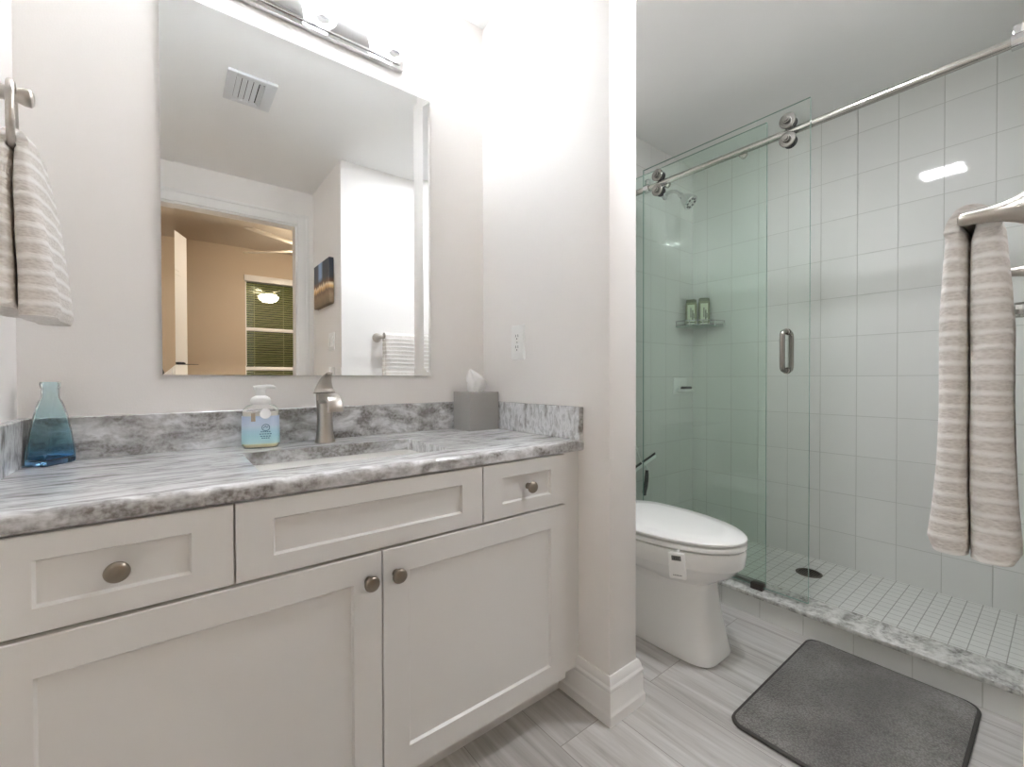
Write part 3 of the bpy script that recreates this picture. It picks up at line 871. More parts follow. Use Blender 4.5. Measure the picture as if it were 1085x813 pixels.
# ------------------------------------------------------------------ soap dispenser
SPX, SPY = 0.197, 1.352
sd = thing('soap_dispenser', 'clear soap dispenser with pale blue label and white pump beside the sink', 'soap dispenser', (SPX, SPY, ZCT))
def soap_ring(hx, hy, z, n=9): return [Vector((SPX + p[0], SPY + p[1], z)) for p in rrect(0, 0, hx, hy, min(hx, hy) * 0.85, n)]
CLEARP = pane_mat('clear_plastic', (0.985, 0.987, 0.98), 0.6)
rot = Matrix.Translation((SPX, SPY, 0)) @ Matrix.Rotation(math.radians(-14), 4, 'Z') @ Matrix.Translation((-SPX, -SPY, 0))
def rotd(bm):
    bmesh.ops.transform(bm, matrix=rot, verts=bm.verts); return bm
z0 = ZCT
bm = bmesh.new()
loft(bm, [soap_ring(0.041, 0.022, z0), soap_ring(0.0445, 0.025, z0 + 0.006), soap_ring(0.0445, 0.0255, z0 + 0.05), soap_ring(0.0435, 0.025, z0 + 0.09), soap_ring(0.041, 0.024, z0 + 0.104), soap_ring(0.033, 0.021, z0 + 0.113), soap_ring(0.021, 0.019, z0 + 0.117), soap_ring(0.020, 0.019, z0 + 0.121)])
obj('bottle', rotd(bm), CLEARP, sd, smooth=50)
bm = bmesh.new()
loft(bm, [soap_ring(0.038, 0.019, z0 + 0.002), soap_ring(0.0425, 0.023, z0 + 0.008), soap_ring(0.0425, 0.0235, z0 + 0.098)])
m, nt, b, out = new_mat('soap_liquid')
g = nt.nodes.new('ShaderNodeNewGeometry'); sx = nt.nodes.new('ShaderNodeSeparateXYZ'); nt.links.new(g.outputs['Position'], sx.inputs[0])
mr = nt.nodes.new('ShaderNodeMapRange'); mr.inputs['From Min'].default_value = z0; mr.inputs['From Max'].default_value = z0 + 0.1
nt.links.new(sx.outputs['Z'], mr.inputs['Value'])
r = ramp(nt, [(0.0, (244, 234, 190)), (0.2, (244, 240, 214)), (0.5, (238, 238, 232)), (1.0, (236, 234, 230))]); nt.links.new(mr.outputs[0], r.inputs['Fac'])
nt.links.new(r.outputs[0], b.inputs['Base Color']); setp(b, rough=0.1)
obj('soap', rotd(bm), m, sd, smooth=50)
# wrap-round printed label, pale blue fading to aqua
m, nt, b, out = new_mat('soap_label')
g = nt.nodes.new('ShaderNodeNewGeometry'); sx = nt.nodes.new('ShaderNodeSeparateXYZ'); nt.links.new(g.outputs['Position'], sx.inputs[0])
mr = nt.nodes.new('ShaderNodeMapRange'); mr.inputs['From Min'].default_value = z0 + 0.012; mr.inputs['From Max'].default_value = z0 + 0.086
nt.links.new(sx.outputs['Z'], mr.inputs['Value'])
r = ramp(nt, [(0.0, (196, 230, 232)), (0.28, (178, 222, 232)), (0.46, (184, 220, 236)), (0.60, (202, 224, 240)), (0.66, (206, 222, 242)), (1.0, (200, 216, 240))]); nt.links.new(mr.outputs[0], r.inputs['Fac'])
nt.links.new(r.outputs[0], b.inputs['Base Color']); setp(b, rough=0.35)
bm = bmesh.new()
lr = [soap_ring(0.0452, 0.0262, z0 + 0.012), soap_ring(0.0450, 0.0260, z0 + 0.05), soap_ring(0.0444, 0.0257, z0 + 0.086)]
loft(bm, lr, (False, False))
lab = obj('label', rotd(bm), m, sd, smooth=50, label='pale blue printed label')
INK = plain('label_ink', (70, 120, 150), 0.5)
WHT = plain('label_white', (246, 247, 248), 0.4)
bm = bmesh.new()
for i, (wd, zz) in enumerate(((0.024, 0.043), (0.030, 0.037), (0.026, 0.031), (0.020, 0.026))):
    n = 5 if i < 2 else 4
    for k in range(n):      # short printed words
        x = SPX + 0.014 - wd / 2 + wd * k / n
        add_box(bm, x, x + wd / n * 0.72, SPY - 0.0266, SPY - 0.0258, z0 + zz, z0 + zz + 0.0022)
obj('lettering', rotd(bm), INK, lab, smooth=0)
bm = bmesh.new()
tube(bm, [(SPX + 0.014 + 0.009 * math.cos(2 * PI * k / 24), SPY - 0.0262, z0 + 0.055 + 0.0085 * math.sin(2 * PI * k / 24)) for k in range(24)], 0.0009, 6, closed=True)
tube(bm, smooth_path([(SPX + 0.008, SPY - 0.0262, z0 + 0.053), (SPX + 0.013, SPY - 0.0262, z0 + 0.059), (SPX + 0.016, SPY - 0.0262, z0 + 0.055), (SPX + 0.020, SPY - 0.0262, z0 + 0.058)], 4), 0.0008, 6)
obj('emblem', rotd(bm), INK, lab)
bm = bmesh.new()
lathe(bm, [(0.0, 0.0005), (0.0105, 0.0005), (0.0125, 0.0015), (0.0135, 0.001), (0.0135, -0.001), (0.0, -0.001)], (SPX + 0.013, SPY - 0.0258, z0 + 0.092), (0, -1, 0), 28)
obj('round_sticker', rotd(bm), WHT, sd)
bm = bmesh.new()
add_box(bm, SPX - 0.020, SPX - 0.010, SPY - 0.0265, SPY - 0.0255, z0 + 0.072, z0 + 0.094, bev=0.0004, seg=1)
obj('neck_strip', rotd(bm), plain('strip_taupe', (176, 160, 146), 0.5), sd)
bm = bmesh.new()
lathe(bm, [(0.0225, 0.117), (0.0245, 0.119), (0.0245, 0.127), (0.0215, 0.134), (0.0150, 0.138), (0.0115, 0.140), (0.0115, 0.155), (0.0135, 0.157), (0.0150, 0.1605), (0.0135, 0.164), (0.0, 0.1645)], (SPX, SPY, z0), seg=28)
nz_ = smooth_path([(SPX - 0.017, SPY, z0 + 0.160), (SPX, SPY, z0 + 0.162), (SPX + 0.024, SPY - 0.004, z0 + 0.1635), (SPX + 0.035, SPY - 0.006, z0 + 0.1615)], 4)
tube(bm, nz_, [0.003 + 0.0035 * math.sin(PI * min(1, 0.25 + 0.75 * i / (len(nz_) - 1))) for i in range(len(nz_))], 10)
obj('pump', bm, WPLAST, sd, smooth=45)

# ------------------------------------------------------------------ blue glass bottle
BX, BY = -0.2005, 1.3625
m, nt, b, out = new_mat('blue_gradient_glass')
N = nt.nodes
g = N.new('ShaderNodeNewGeometry'); sx = N.new('ShaderNodeSeparateXYZ'); nt.links.new(g.outputs['Position'], sx.inputs[0])
mr = N.new('ShaderNodeMapRange'); mr.inputs['From Min'].default_value = ZCT; mr.inputs['From Max'].default_value = ZCT + 0.18
nt.links.new(sx.outputs['Z'], mr.inputs['Value'])
r = ramp(nt, [(0.0, (100, 172, 248)), (0.08, (156, 212, 248)), (0.24, (204, 239, 248)), (0.5, (224, 246, 250)), (0.8, (238, 251, 253)), (1.0, (236, 250, 254))])
nt.links.new(mr.outputs[0], r.inputs['Fac']); nt.links.new(r.outputs[0], b.inputs['Base Color'])
setp(b, rough=0.02, trans=1.0, ior=1.45)
BLUE = m
bm = bmesh.new()
def br_(hx, hy, rr, z): return [Vector((BX + p[0], BY + p[1], z)) for p in rrect(0, 0, hx, hy, rr, 6)]
pf = [(0.031, 0.017, 0.006, 0.0), (0.0362, 0.0217, 0.007, 0.003), (0.0370, 0.0225, 0.007, 0.008), (0.0352, 0.0220, 0.007, 0.035), (0.0300, 0.0203, 0.008, 0.075), (0.0240, 0.0183, 0.010, 0.110), (0.0185, 0.0162, 0.012, 0.134), (0.0150, 0.0148, 0.0144, 0.144), (0.0142, 0.0142, 0.0138, 0.150), (0.0140, 0.0140, 0.0136, 0.166), (0.0160, 0.0160, 0.0156, 0.169), (0.0162, 0.0162, 0.0158, 0.177), (0.0148, 0.0148, 0.0144, 0.179)]
pin = [(0.0115, 0.0115, 0.0111, 0.179), (0.0115, 0.0115, 0.0111, 0.150), (0.0124, 0.0122, 0.0118, 0.144), (0.0158, 0.0136, 0.010, 0.133), (0.0213, 0.0157, 0.008, 0.109), (0.0273, 0.0177, 0.006, 0.074), (0.0325, 0.0194, 0.005, 0.035), (0.0336, 0.0194, 0.005, 0.016), (0.029, 0.015, 0.004, 0.011)]
loft(bm, [br_(hx_, hy_, rr, ZCT + z) for hx_, hy_, rr, z in pf + pin])
bmesh.ops.transform(bm, matrix=Matrix.Translation((BX, BY, 0)) @ Matrix.Rotation(math.radians(56.3), 4, 'Z') @ Matrix.Translation((-BX, -BY, 0)), verts=bm.verts)
tag(obj('glass_bottle', bm, BLUE, smooth=50), 'blue glass bottle tapering to a short neck, at the left end of the countertop', 'bottle')

# ------------------------------------------------------------------ tissue box
tb = thing('tissue_box', 'brushed metal tissue box cover in the right corner of the countertop', 'tissue box', (0.89, 1.349, ZCT))
TX0, TX1, TY0, TY1, TZ1 = 0.826, 0.953, 1.290, 1.402, 0.927
bm = bmesh.new()
tcx, tcy = (TX0 + TX1) / 2, (TY0 + TY1) / 2
def tr_(h, k, z, r): return [Vector((tcx + p[0], tcy + p[1], z)) for p in rrect(0, 0, h, k, r, 3)]
hx, hy = (TX1 - TX0) / 2, (TY1 - TY0) / 2
loft(bm, [tr_(hx, hy, ZCT, 0.004), tr_(hx, hy, TZ1 - 0.002, 0.004), tr_(hx - 0.002, hy - 0.002, TZ1, 0.003), tr_(0.032, 0.022, TZ1, 0.0215), tr_(0.031, 0.021, TZ1 - 0.006, 0.0205)], (True, True))
obj('cover', bm, plain('brushed_tin', (172, 170, 166), 0.42, 0.45, bump=0.06, bscale=700), tb)
bm = bmesh.new()
rings = []
random.seed(3)
ph = [random.uniform(0, 6.28) for _ in range(6)]
for (z, rx, ry, ox, am) in ((-0.004, 0.017, 0.010, 0.0, 0.1), (0.006, 0.021, 0.012, 0.001, 0.25), (0.018, 0.024, 0.014, 0.003, 0.35), (0.032, 0.024, 0.015, 0.002, 0.38), (0.043, 0.019, 0.012, -0.003, 0.40), (0.052, 0.012, 0.008, -0.009, 0.40), (0.060, 0.006, 0.004, -0.013, 0.3), (0.064, 0.0015, 0.001, -0.014, 0.1)):
    ring = []
    for k in range(40):
        a = 2 * PI * k / 40
        w_ = 1 + am * (0.5 * math.sin(5 * a + ph[0] + z * 40) + 0.35 * math.sin(9 * a + ph[1] - z * 60) + 0.2 * math.sin(3 * a + ph[2]))
        ring.append(Vector((tcx - 0.004 + (ox + rx * w_ * math.cos(a)) * 1.4, tcy + ry * w_ * 1.4 * math.sin(a), TZ1 + z * 1.28)))
    rings.append(ring)
loft(bm, rings)
obj('tissue', bm, plain('tissue_paper', (248, 248, 248), 0.9), tb, smooth=35, label='white tissue')

# ------------------------------------------------------------------ cloth over a bar: shared builder
def towel_mesh(loop, cen, along, frame, width=None, endr=0.02, seed=1, n=34, ripple=0.0015, hem_z=None, taper=0.0):
    """sweep a closed cross-section loop (c, z) along the bar, pulling the ends in round the layer centre so they look like soft folds"""
    rnd = random.Random(seed)
    a0, a1 = along
    bm = bmesh.new()
    rows = []
    lay = bm.verts.layers.float.new('hang')
    ss = [0.0, 0.03, 0.08, 0.16, 0.28, 0.42, 0.58, 0.78, 1.0]
    st = [(a0 + endr * s, math.sqrt(max(0.0, 1 - (1 - s) ** 2)) * 0.85 + 0.15) for s in ss]
    m_ = 14
    st += [(a0 + endr + (a1 - a0 - 2 * endr) * k / m_, 1.0) for k in range(1, m_)]
    st += [(a1 - endr * s, math.sqrt(max(0.0, 1 - (1 - s) ** 2)) * 0.85 + 0.15) for s in ss[::-1]]
    ph = [rnd.uniform(0, 6.28) for _ in range(8)]
    for a, k in st:
        row = []
        for (c, z) in loop:
            cc = cen(c, z)
            c2 = cc + (c - cc) * k
            if c2 < 0: c2 *= 1 - taper * (a - a0) / (a1 - a0)
            c2 += ripple * math.sin(a * 31 + ph[0] + z * 9) + ripple * 0.6 * math.sin(a * 67 + ph[1] + z * 17)
            aa = a if width is None else (a0 + a1) / 2 + (a - (a0 + a1) / 2) * width(z)
            aa += 0.0015 * math.sin(z * 60 + ph[2])
            v = bm.verts.new(frame(aa, c2, z)); v[lay] = z
            row.append(v)
        rows.append(row)
    nn = len(loop)
    for r0, r1 in zip(rows, rows[1:]):
        for i in range(nn):
            j = (i + 1) % nn
            f = bm.faces.new((r0[i], r0[j], r1[j], r1[i]))
            if hem_z is not None and loop[i][1] < hem_z and loop[j][1] < hem_z: f.material_index = 1
    for row, flip in ((rows[0], True), (rows[-1], False)):
        # end faces: bridge opposite sides of the loop strip-wise
        h = nn // 2
        for i in range(h - 1):
            q = (row[i], row[i + 1], row[nn - 2 - i], row[nn - 1 - i])
            f = bm.faces.new(q if flip else q[::-1])
        if nn % 2 == 0: pass
    return bm

def strip_loop(front, back, top_z, arch, r_in, bar_z, nz=22):
    """closed loop for a thick folded cloth: front/back = (bottom z, function z -> (inner, outer)); point i pairs with n-1-i"""
    zf0, ff = front; zb0, fb = back
    outer, inner = [], []
    zt = top_z - arch
    for k in range(nz):
        z = zf0 + (zt - zf0) * k / (nz - 1)
        i, o = ff(z); outer.append((o, z)); inner.append((i, z))
    iF, oF = ff(zt); iB, oB = fb(zt)
    for k in range(1, 12):
        a = PI * k / 12
        cF = (oF - oB) / 2 * abs(math.cos(a)); rF = (oF + oB) / 2
        outer.append((cF + rF * math.copysign(abs(math.cos(a)) ** 0.95, math.cos(a)), zt + arch * math.sin(a) ** 0.95))
        th = math.radians(-25 + 230 * k / 12)
        inner.append((r_in * math.cos(th), bar_z + r_in * math.sin(th)))
    for k in range(nz):
        z = zt + (zb0 - zt) * k / (nz - 1)
        i, o = fb(z); outer.append((-o, z)); inner.append((-i, z))
    return outer + inner[::-1]

# ------------------------------------------------------------------ towel bar and bath towel on the right wall
BARY, BARZ = 0.110, 1.245
tbar = thing('towel_bar', 'brushed nickel towel bar with flared posts holding the bath towel', 'towel bar', (1.395, YN, BARZ))
for x in (1.079, 1.711):
    bm = bmesh.new()
    L_ = BARY - YN
    lathe(bm, [(0.030, 0), (0.0305, 0.004), (0.028, 0.010), (0.021, 0.022), (0.0155, 0.036), (0.0122, 0.054), (0.0108, L_), (0.0100, L_ + 0.008), (0.006, L_ + 0.0115), (0.0, L_ + 0.012)], (x, YN, BARZ), (0, 1, 0), 32)
    obj('post', bm, NICKEL, tbar, smooth=60)
obj('bar', tube(bmesh.new(), [(1.075, BARY, BARZ), (1.715, BARY, BARZ)], 0.0085, 16), NICKEL, tbar, smooth=60)

ZTB = 0.655
def lerp(a, b, t): t = max(0, min(1, t)); return a + (b - a) * t
def f_front(z):
    t = (BARZ - z) / (BARZ - ZTB)
    o = 0.030 + 0.009 * min(1, t / 0.3) + 0.021 * max(0, (t - 0.55) / 0.45) ** 2
    if z - ZTB < 0.03: o -= 0.013 * (1 - (z - ZTB) / 0.03) ** 2
    return (0.0012, o)
def f_back(z):
    t = (BARZ - z) / (BARZ - ZTB)
    o = 0.040 + 0.014 * min(1, t / 0.3) + 0.013 * max(0, (t - 0.5) / 0.5) ** 1.5
    if z - ZTB < 0.03: o -= 0.013 * (1 - (z - ZTB) / 0.03) ** 2
    return (0.0012, min(o, BARY - YN - 0.008))
loop = strip_loop((ZTB + 0.002, f_front), (ZTB, f_back), BARZ + 0.030, 0.060, 0.0095, BARZ, 26)
def cen_bath(c, z):
    if z > BARZ - 0.028: return c
    i, o = f_front(z) if c > 0 else f_back(z)
    return (i + o) / 2 if c > 0 else -(i + o) / 2
bm = towel_mesh(loop, cen_bath, (1.098, 1.50), lambda a, c, z: Vector((a, BARY + c, z)), endr=0.030, seed=4, hem_z=ZTB + 0.022, taper=0.42)
tag(obj('bath_towel', bm, [TOWEL, HEM], smooth=70), 'beige and white ribbed bath towel folded over the towel bar at right', 'towel')

# ------------------------------------------------------------------ towel ring and hand towel on the left wall
RX, RY, RZ0, RZ1 = -0.202, 1.165, 1.372, 1.484
ring_t = thing('towel_ring', 'brushed nickel towel ring on the left wall holding the hand towel', 'towel ring', (XL, RY, RZ1))
bm = bmesh.new()
lathe(bm, [(0.027, 0), (0.0275, 0.004), (0.024, 0.009), (0.016, 0.020), (0.0125, 0.035), (0.0125, 0.055), (0.0150, 0.062), (0.0155, 0.070), (0.011, 0.074), (0.0, 0.075)], (XL, RY, RZ1 - 0.002), (1, 0, 0), 32)
obj('post', bm, NICKEL, ring_t, smooth=60)
bm = bmesh.new()
pts = [(RX - (p[0] + 0.078) * 0.15, RY + p[0], (RZ0 + RZ1) / 2 + p[1]) for p in rrect(0, 0, 0.078, (RZ1 - RZ0) / 2, 0.045, 9)]
tube(bm, pts, 0.0058, 14, closed=True)
obj('ring', bm, NICKEL, ring_t, smooth=60)
HT, HB = 1.405, 1.083
def h_room(z):
    t = (HT - z) / (HT - HB)
    o = 0.014 + 0.040 * max(0, t) ** 0.75
    if z - HB < 0.02: o -= 0.006 * (1 - (z - HB) / 0.02) ** 2
    return (0.0015, o)
def h_wall(z):
    t = (HT - z) / (HT - HB)
    o = 0.012 + 0.034 * max(0, t) ** 0.7
    return (0.0015, min(o, RX - XL - 0.010))
loop = strip_loop((HB, h_room), (HB + 0.012, h_wall), HT, 0.036, 0.0064, RZ0, 22)
def cen_hand(c, z):
    if z > HT - 0.034: return c
    i, o = h_room(z) if c > 0 else h_wall(z)
    return (i + o) / 2 if c > 0 else -(i + o) / 2
def wid(z):
    t = max(0.0, min(1.0, (HT - z) / (HT - HB)))
    return 0.62 + 0.38 * min(1, (t / 0.35)) ** 0.6
bm = towel_mesh(loop, cen_hand, (1.085, 1.272), lambda a, c, z: Vector((RX + c, a, z)), width=wid, endr=0.024, seed=9, ripple=0.0022)
tag(obj('hand_towel', bm, [TOWEL, HEM], smooth=70), 'beige and white ribbed hand towel hanging from the towel ring at left', 'towel')

# ------------------------------------------------------------------ toilet
TCX = 1.49
to = thing('toilet', 'white elongated toilet in the alcove between partition and shower', 'toilet', (TCX, 1.05, 0))
def egg(z, hx, yf, yb, yc=1.0, nf=2.0, nb=3.0, n=56):
    ring = []
    for k in range(n):
        a = 2 * PI * k / n
        ca, sa = math.cos(a), math.sin(a)
        e = nf if ca > 0 else nb
        x = hx * math.copysign(abs(sa) ** (2 / e), sa)
        y = yc - (yc - yf) * abs(ca) ** (2 / e) if ca > 0 else yc + (yb - yc) * abs(ca) ** (2 / e)
        ring.append(Vector((TCX + x, y, z)))
    return ring
bm = bmesh.new()
loft(bm, [egg(0.0, 0.103, 0.734, 1.22, 0.95, 4.6, 5), egg(0.0045, 0.103, 0.734, 1.22, 0.95, 4.6, 5), egg(0.005, 0.109, 0.728, 1.22, 0.95, 4.6, 5), egg(0.012, 0.1095, 0.727, 1.22, 0.95, 4.6, 5), egg(0.06, 0.105, 0.740, 1.21, 0.95, 4.5, 5), egg(0.15, 0.098, 0.758, 1.20, 0.95, 4.2, 5), egg(0.235, 0.095, 0.766, 1.20, 0.95, 3.6, 5),
          egg(0.262, 0.104, 0.758, 1.21, 0.96, 2.6, 4), egg(0.282, 0.130, 0.728, 1.23, 0.98, 2.25, 4), egg(0.305, 0.156, 0.695, 1.245, 0.99, 2.1, 4), egg(0.328, 0.171, 0.676, 1.25, 1.0, 2.05, 4), egg(0.334, 0.176, 0.668, 1.25, 1.0, 2.05, 4),
          egg(0.340, 0.180, 0.664, 1.25, 1.0, 2.05, 4), egg(0.385, 0.183, 0.660, 1.25, 1.0, 2.05, 4), egg(0.394, 0.180, 0.664, 1.25, 1.0, 2.05, 4)])
obj('bowl', bm, PORC, to, smooth=35)
bm = bmesh.new()
loft(bm, [egg(0.394, 0.164, 0.680, 1.20, 1.0, 2.05, 3.4), egg(0.4006, 0.164, 0.680, 1.20, 1.0, 2.05, 3.4), egg(0.4008, 0.183, 0.660, 1.205, 1.0, 2.05, 3.4), egg(0.4025, 0.185, 0.658, 1.205, 1.0, 2.05, 3.4), egg(0.412, 0.185, 0.658, 1.205, 1.0, 2.05, 3.4), egg(0.4155, 0.181, 0.662, 1.20, 1.0, 2.05, 3.4)])
obj('seat', bm, SEATM, to, smooth=40)
bm = bmesh.new()
loft(bm, [egg(0.4150, 0.164, 0.680, 1.20, 1.0, 2.05, 3.4), egg(0.4223, 0.164, 0.680, 1.20, 1.0, 2.05, 3.4), egg(0.4226, 0.183, 0.660, 1.205, 1.0, 2.05, 3.4), egg(0.4243, 0.185, 0.658, 1.205, 1.0, 2.05, 3.4), egg(0.431, 0.185, 0.658, 1.205, 1.0, 2.05, 3.4), egg(0.436, 0.179, 0.665, 1.20, 1.0, 2.05, 3.4), egg(0.441, 0.13, 0.74, 1.14, 1.0, 2.0, 3), egg(0.443, 0.06, 0.88, 1.06, 1.0, 2, 2.6)])
obj('lid', bm, SEATM, to, smooth=40)
for s in (-1, 1):
    bm = bmesh.new(); lathe(bm, [(0.012, -0.02), (0.014, -0.015), (0.014, 0.015), (0.012, 0.02)], (TCX + s * 0.075, 1.212, 0.418), (1, 0, 0), 18)
    obj('hinge', bm, SEATM, to)
bm = bmesh.new()
def tk(hx, y0, y1, z): return [Vector((TCX + p[0], (y0 + y1) / 2 + p[1], z)) for p in rrect(0, 0, hx, (y1 - y0) / 2, 0.03, 5)]
loft(bm, [tk(0.165, 1.245, 1.41, 0.38), tk(0.185, 1.242, 1.415, 0.41), tk(0.198, 1.238, 1.418, 0.68)])
obj('tank', bm, PORC, to, smooth=40)
bm = bmesh.new(); loft(bm, [tk(0.203, 1.234, 1.422, 0.680), tk(0.206, 1.231, 1.424, 0.685), tk(0.206, 1.231, 1.424, 0.702), tk(0.198, 1.239, 1.420, 0.712)])
obj('tank_lid', bm, PORC, to, smooth=40)
bm = bmesh.new(); lathe(bm, [(0.012, 0), (0.012, 0.012), (0.0, 0.014)], (TCX - 0.15, 1.2395, 0.64), (0, -1, 0), 16)
tube(bm, smooth_path([(TCX - 0.15, 1.227, 0.64), (TCX - 0.12, 1.222, 0.638), (TCX - 0.085, 1.222, 0.632)], 4), 0.006, 10)
obj('flush_handle', bm, CHROME, to)
bm = bmesh.new()
for s in (-1, 1):
    lathe(bm, [(0.014, 0), (0.014, 0.006), (0.009, 0.014), (0.0, 0.017)], (TCX + s * 0.117, 1.10, 0), seg=16)
# small white gauge hung on the bowl rim
tg = thing('hanging_sensor', 'small white sensor tag with grey display hung on the toilet rim', 'sensor tag', (1.318, 0.86, 0.36))
# rim side near camera: local frame on the bowl's left-front
ang = math.radians(122)
def rimpt(z, extra):
    r = egg(z, 0.183 + extra, 0.660 - extra, 1.25 + extra, 1.0, 2.05, 4, 720)
    return r
A = 720 - int(round(720 * 56 / 360.0))
p0 = rimpt(0.36, 0.004)[A]
pa, pb = rimpt(0.36, 0.004)[A - 6], rimpt(0.36, 0.004)[A + 6]
tx = (pb - pa).normalized(); 
if tx.y > 0: tx = -tx
nrm3 = Vector((0, 0, 1)).cross(tx).normalized()
if nrm3.x > 0: nrm3 = -nrm3
FRM = Matrix.Translation(p0) @ Matrix((( tx.x, nrm3.x, 0, 0), (tx.y, nrm3.y, 0, 0), (0, 0, 1, 0), (0, 0, 0, 1)))
def infr(bm):
    bmesh.ops.transform(bm, matrix=FRM, verts=bm.verts); return bm
tilt = Matrix.Rotation(math.radians(-4), 4, 'Y')
bm = bmesh.new()
loft(bm, [[Vector((p[0], yy, p[1])) for p in rrect(0, -0.010, h - d, v - d, 0.005, 4)] for yy, h, v, d in ((0.0, 0.027, 0.043, 0.001), (0.001, 0.027, 0.043, 0), (0.010, 0.027, 0.043, 0), (0.012, 0.027, 0.043, 0.002))])
bmesh.ops.transform(bm, matrix=tilt, verts=bm.verts)
obj('case', infr(bm), WPLAST, tg)
bm = box(-0.016, 0.014, 0.0118, 0.0126, 0.008, 0.024, bev=0.0003, seg=1); bmesh.ops.transform(bm, matrix=tilt, verts=bm.verts)
dsp = obj('display', infr(bm), plain('lcd_grey', (120, 122, 118), 0.25), tg)
bm = bmesh.new()
for k in range(3): add_box(bm, -0.009 + k * 0.006, -0.0055 + k * 0.006, 0.0124, 0.0129, 0.011, 0.021)
bmesh.ops.transform(bm, matrix=tilt, verts=bm.verts)
obj('digits', infr(bm), plain('lcd_ink', (60, 62, 60), 0.4), dsp, smooth=0)
bm = bmesh.new()
for k in range(6): add_box(bm, -0.014 + k * 0.0048, -0.0108 + k * 0.0048, 0.0118, 0.0123, -0.042, -0.039)
bmesh.ops.transform(bm, matrix=tilt, verts=bm.verts)
obj('lettering', infr(bm), plain('print_grey', (110, 112, 112), 0.5), tg, smooth=0)
bm = bmesh.new(); tube(bm, [(0.0, 0.004, 0.030), (0.0, 0.004, 0.0355), (0.0, -0.014, 0.0365)], 0.0042, 8)
obj('hook', infr(bm), WPLAST, tg)

# ------------------------------------------------------------------ sliding glass shower enclosure
XG, YG0, YG1, ZG0, ZG1 = 1.9226, 0.6116, 1.3534, 0.1085, 2.0376
RAILX, RAILZ = 1.939, 1.945
rl = thing('shower_rail', 'long round stainless rail the shower door slides on', 'rail', (RAILX, 0.8, RAILZ))
obj('rail_tube', tube(bmesh.new(), [(RAILX, YN, RAILZ), (RAILX, YS, RAILZ)], 0.0145, 20), STEEL, rl, smooth=60)
for y in (0.095, 1.34):
    bm = bmesh.new()
    lathe(bm, [(0.0145, -0.016), (0.022, -0.015), (0.022, 0.015), (0.0145, 0.016)], (RAILX, y, RAILZ), (0, 1, 0), 24)
    add_box(bm, RAILX - 0.010, RAILX + 0.010, y - 0.012, y + 0.012, RAILZ, RAILZ + 0.045, bev=0.002)
    obj('stop_collar', bm, CHROME, rl)
for y in (YN, YS):
    s = 1 if y == YN else -1
    bm = bmesh.new(); lathe(bm, [(0.028, 0), (0.028, 0.006), (0.018, 0.010), (0.018, 0.028), (0.0135, 0.03)], (RAILX, y, RAILZ), (0, s, 0), 24)
    obj('wall_flange', bm, STEEL, rl)

sdoor = thing('sliding_glass_panel', 'clear sliding glass shower door with pull handle and rollers', 'shower door', (XG, 0.98, ZG0))
def pane_box(*a):
    bm = box(*a); bm.normal_update()
    for f in bm.faces:
        if abs(f.normal.x) < 0.5: f.material_index = 1
    return bm
obj('glass', pane_box(XG - 0.004, XG + 0.004, YG0, YG1, ZG0, ZG1), [DOORGL, GLEDGE], sdoor, smooth=0)
for y, zz in ((0.688, 0), (1.268, 0)):
    for s in (1, -1):
        zc_ = RAILZ + s * 0.0365
        bm = bmesh.new()
        lathe(bm, [(0.0, 0.026), (0.008, 0.026), (0.0085, 0.022), (0.0135, 0.022), (0.0145, 0.020), (0.0145, 0.010), (0.027, 0.009), (0.029, 0.007), (0.029, 0.0), (0.0, 0.0)], (XG - 0.004, y, zc_), (-1, 0, 0), 32)
        rc = obj('roller', bm, CAPM, sdoor, smooth=35)
        bm = bmesh.new()
        lathe(bm, [(0.0, 0.0), (0.012, 0.0), (0.012, 0.003), (0.0245, 0.003), (0.0205, 0.009), (0.0215, 0.013), (0.0205, 0.017), (0.0245, 0.022), (0.0, 0.022)], (XG + 0.004, y, zc_), (1, 0, 0), 28)
        obj('wheel', bm, DARKP, rc, smooth=35, label='dark wheel riding the rail')
# pull handle, both faces
HY, HZ0, HZ1 = 0.690, 1.003, 1.156
bm = bmesh.new()
for s in (-1, 1):
    xs = XG + s * 0.004; xo = XG + s * 0.044
    tube(bm, [(xs, HY, HZ0)] + smooth_path([(xo - s * 0.022, HY, HZ0), (xo - s * 0.006, HY, HZ0 + 0.006), (xo, HY, HZ0 + 0.022), (xo, HY, (HZ0 + HZ1) / 2), (xo, HY, HZ1 - 0.022), (xo - s * 0.006, HY, HZ1 - 0.006), (xo - s * 0.022, HY, HZ1)], 5) + [(xs, HY, HZ1)], 0.0095, 16)
    for z in (HZ0, HZ1):
        lathe(bm, [(0.013, 0), (0.013, 0.003), (0.0095, 0.004)], (xs, HY, z), (s, 0, 0), 18)
obj('pull_handle', bm, plain('handle_steel', (160, 155, 149), 0.16, 1.0), sdoor, smooth=60)
XF, YF0, ZF1 = 1.957, 0.7784, 2.0307
fx = thing('fixed_shower_panel', 'fixed green tinted glass panel behind the sliding shower door', 'glass panel', (XF, 1.15, ZC))
obj('glass', pane_box(XF - 0.004, XF + 0.004, YF0, YS, ZC + 0.008, ZF1), [FIXGL, GLEDGE], fx, smooth=0)
bm = bmesh.new()
add_box(bm, XF - 0.008, XF + 0.008, YF0 + 0.0, YS, ZC, ZC + 0.016, bev=0.001, seg=1)
obj('bottom_channel', bm, plain('aluminium', (150, 152, 148), 0.35, 0.9), fx)
for y in (0.87, 1.235):
    bm = bmesh.new(); lathe(bm, [(0.0, -0.006), (0.014, -0.006), (0.016, -0.004), (0.016, 0.010), (0.010, 0.014), (0.0, 0.014)], (XF - 0.004, y, RAILZ - 0.012), (-1, 0, 0), 20)
    obj('clamp', bm, STEEL, fx)
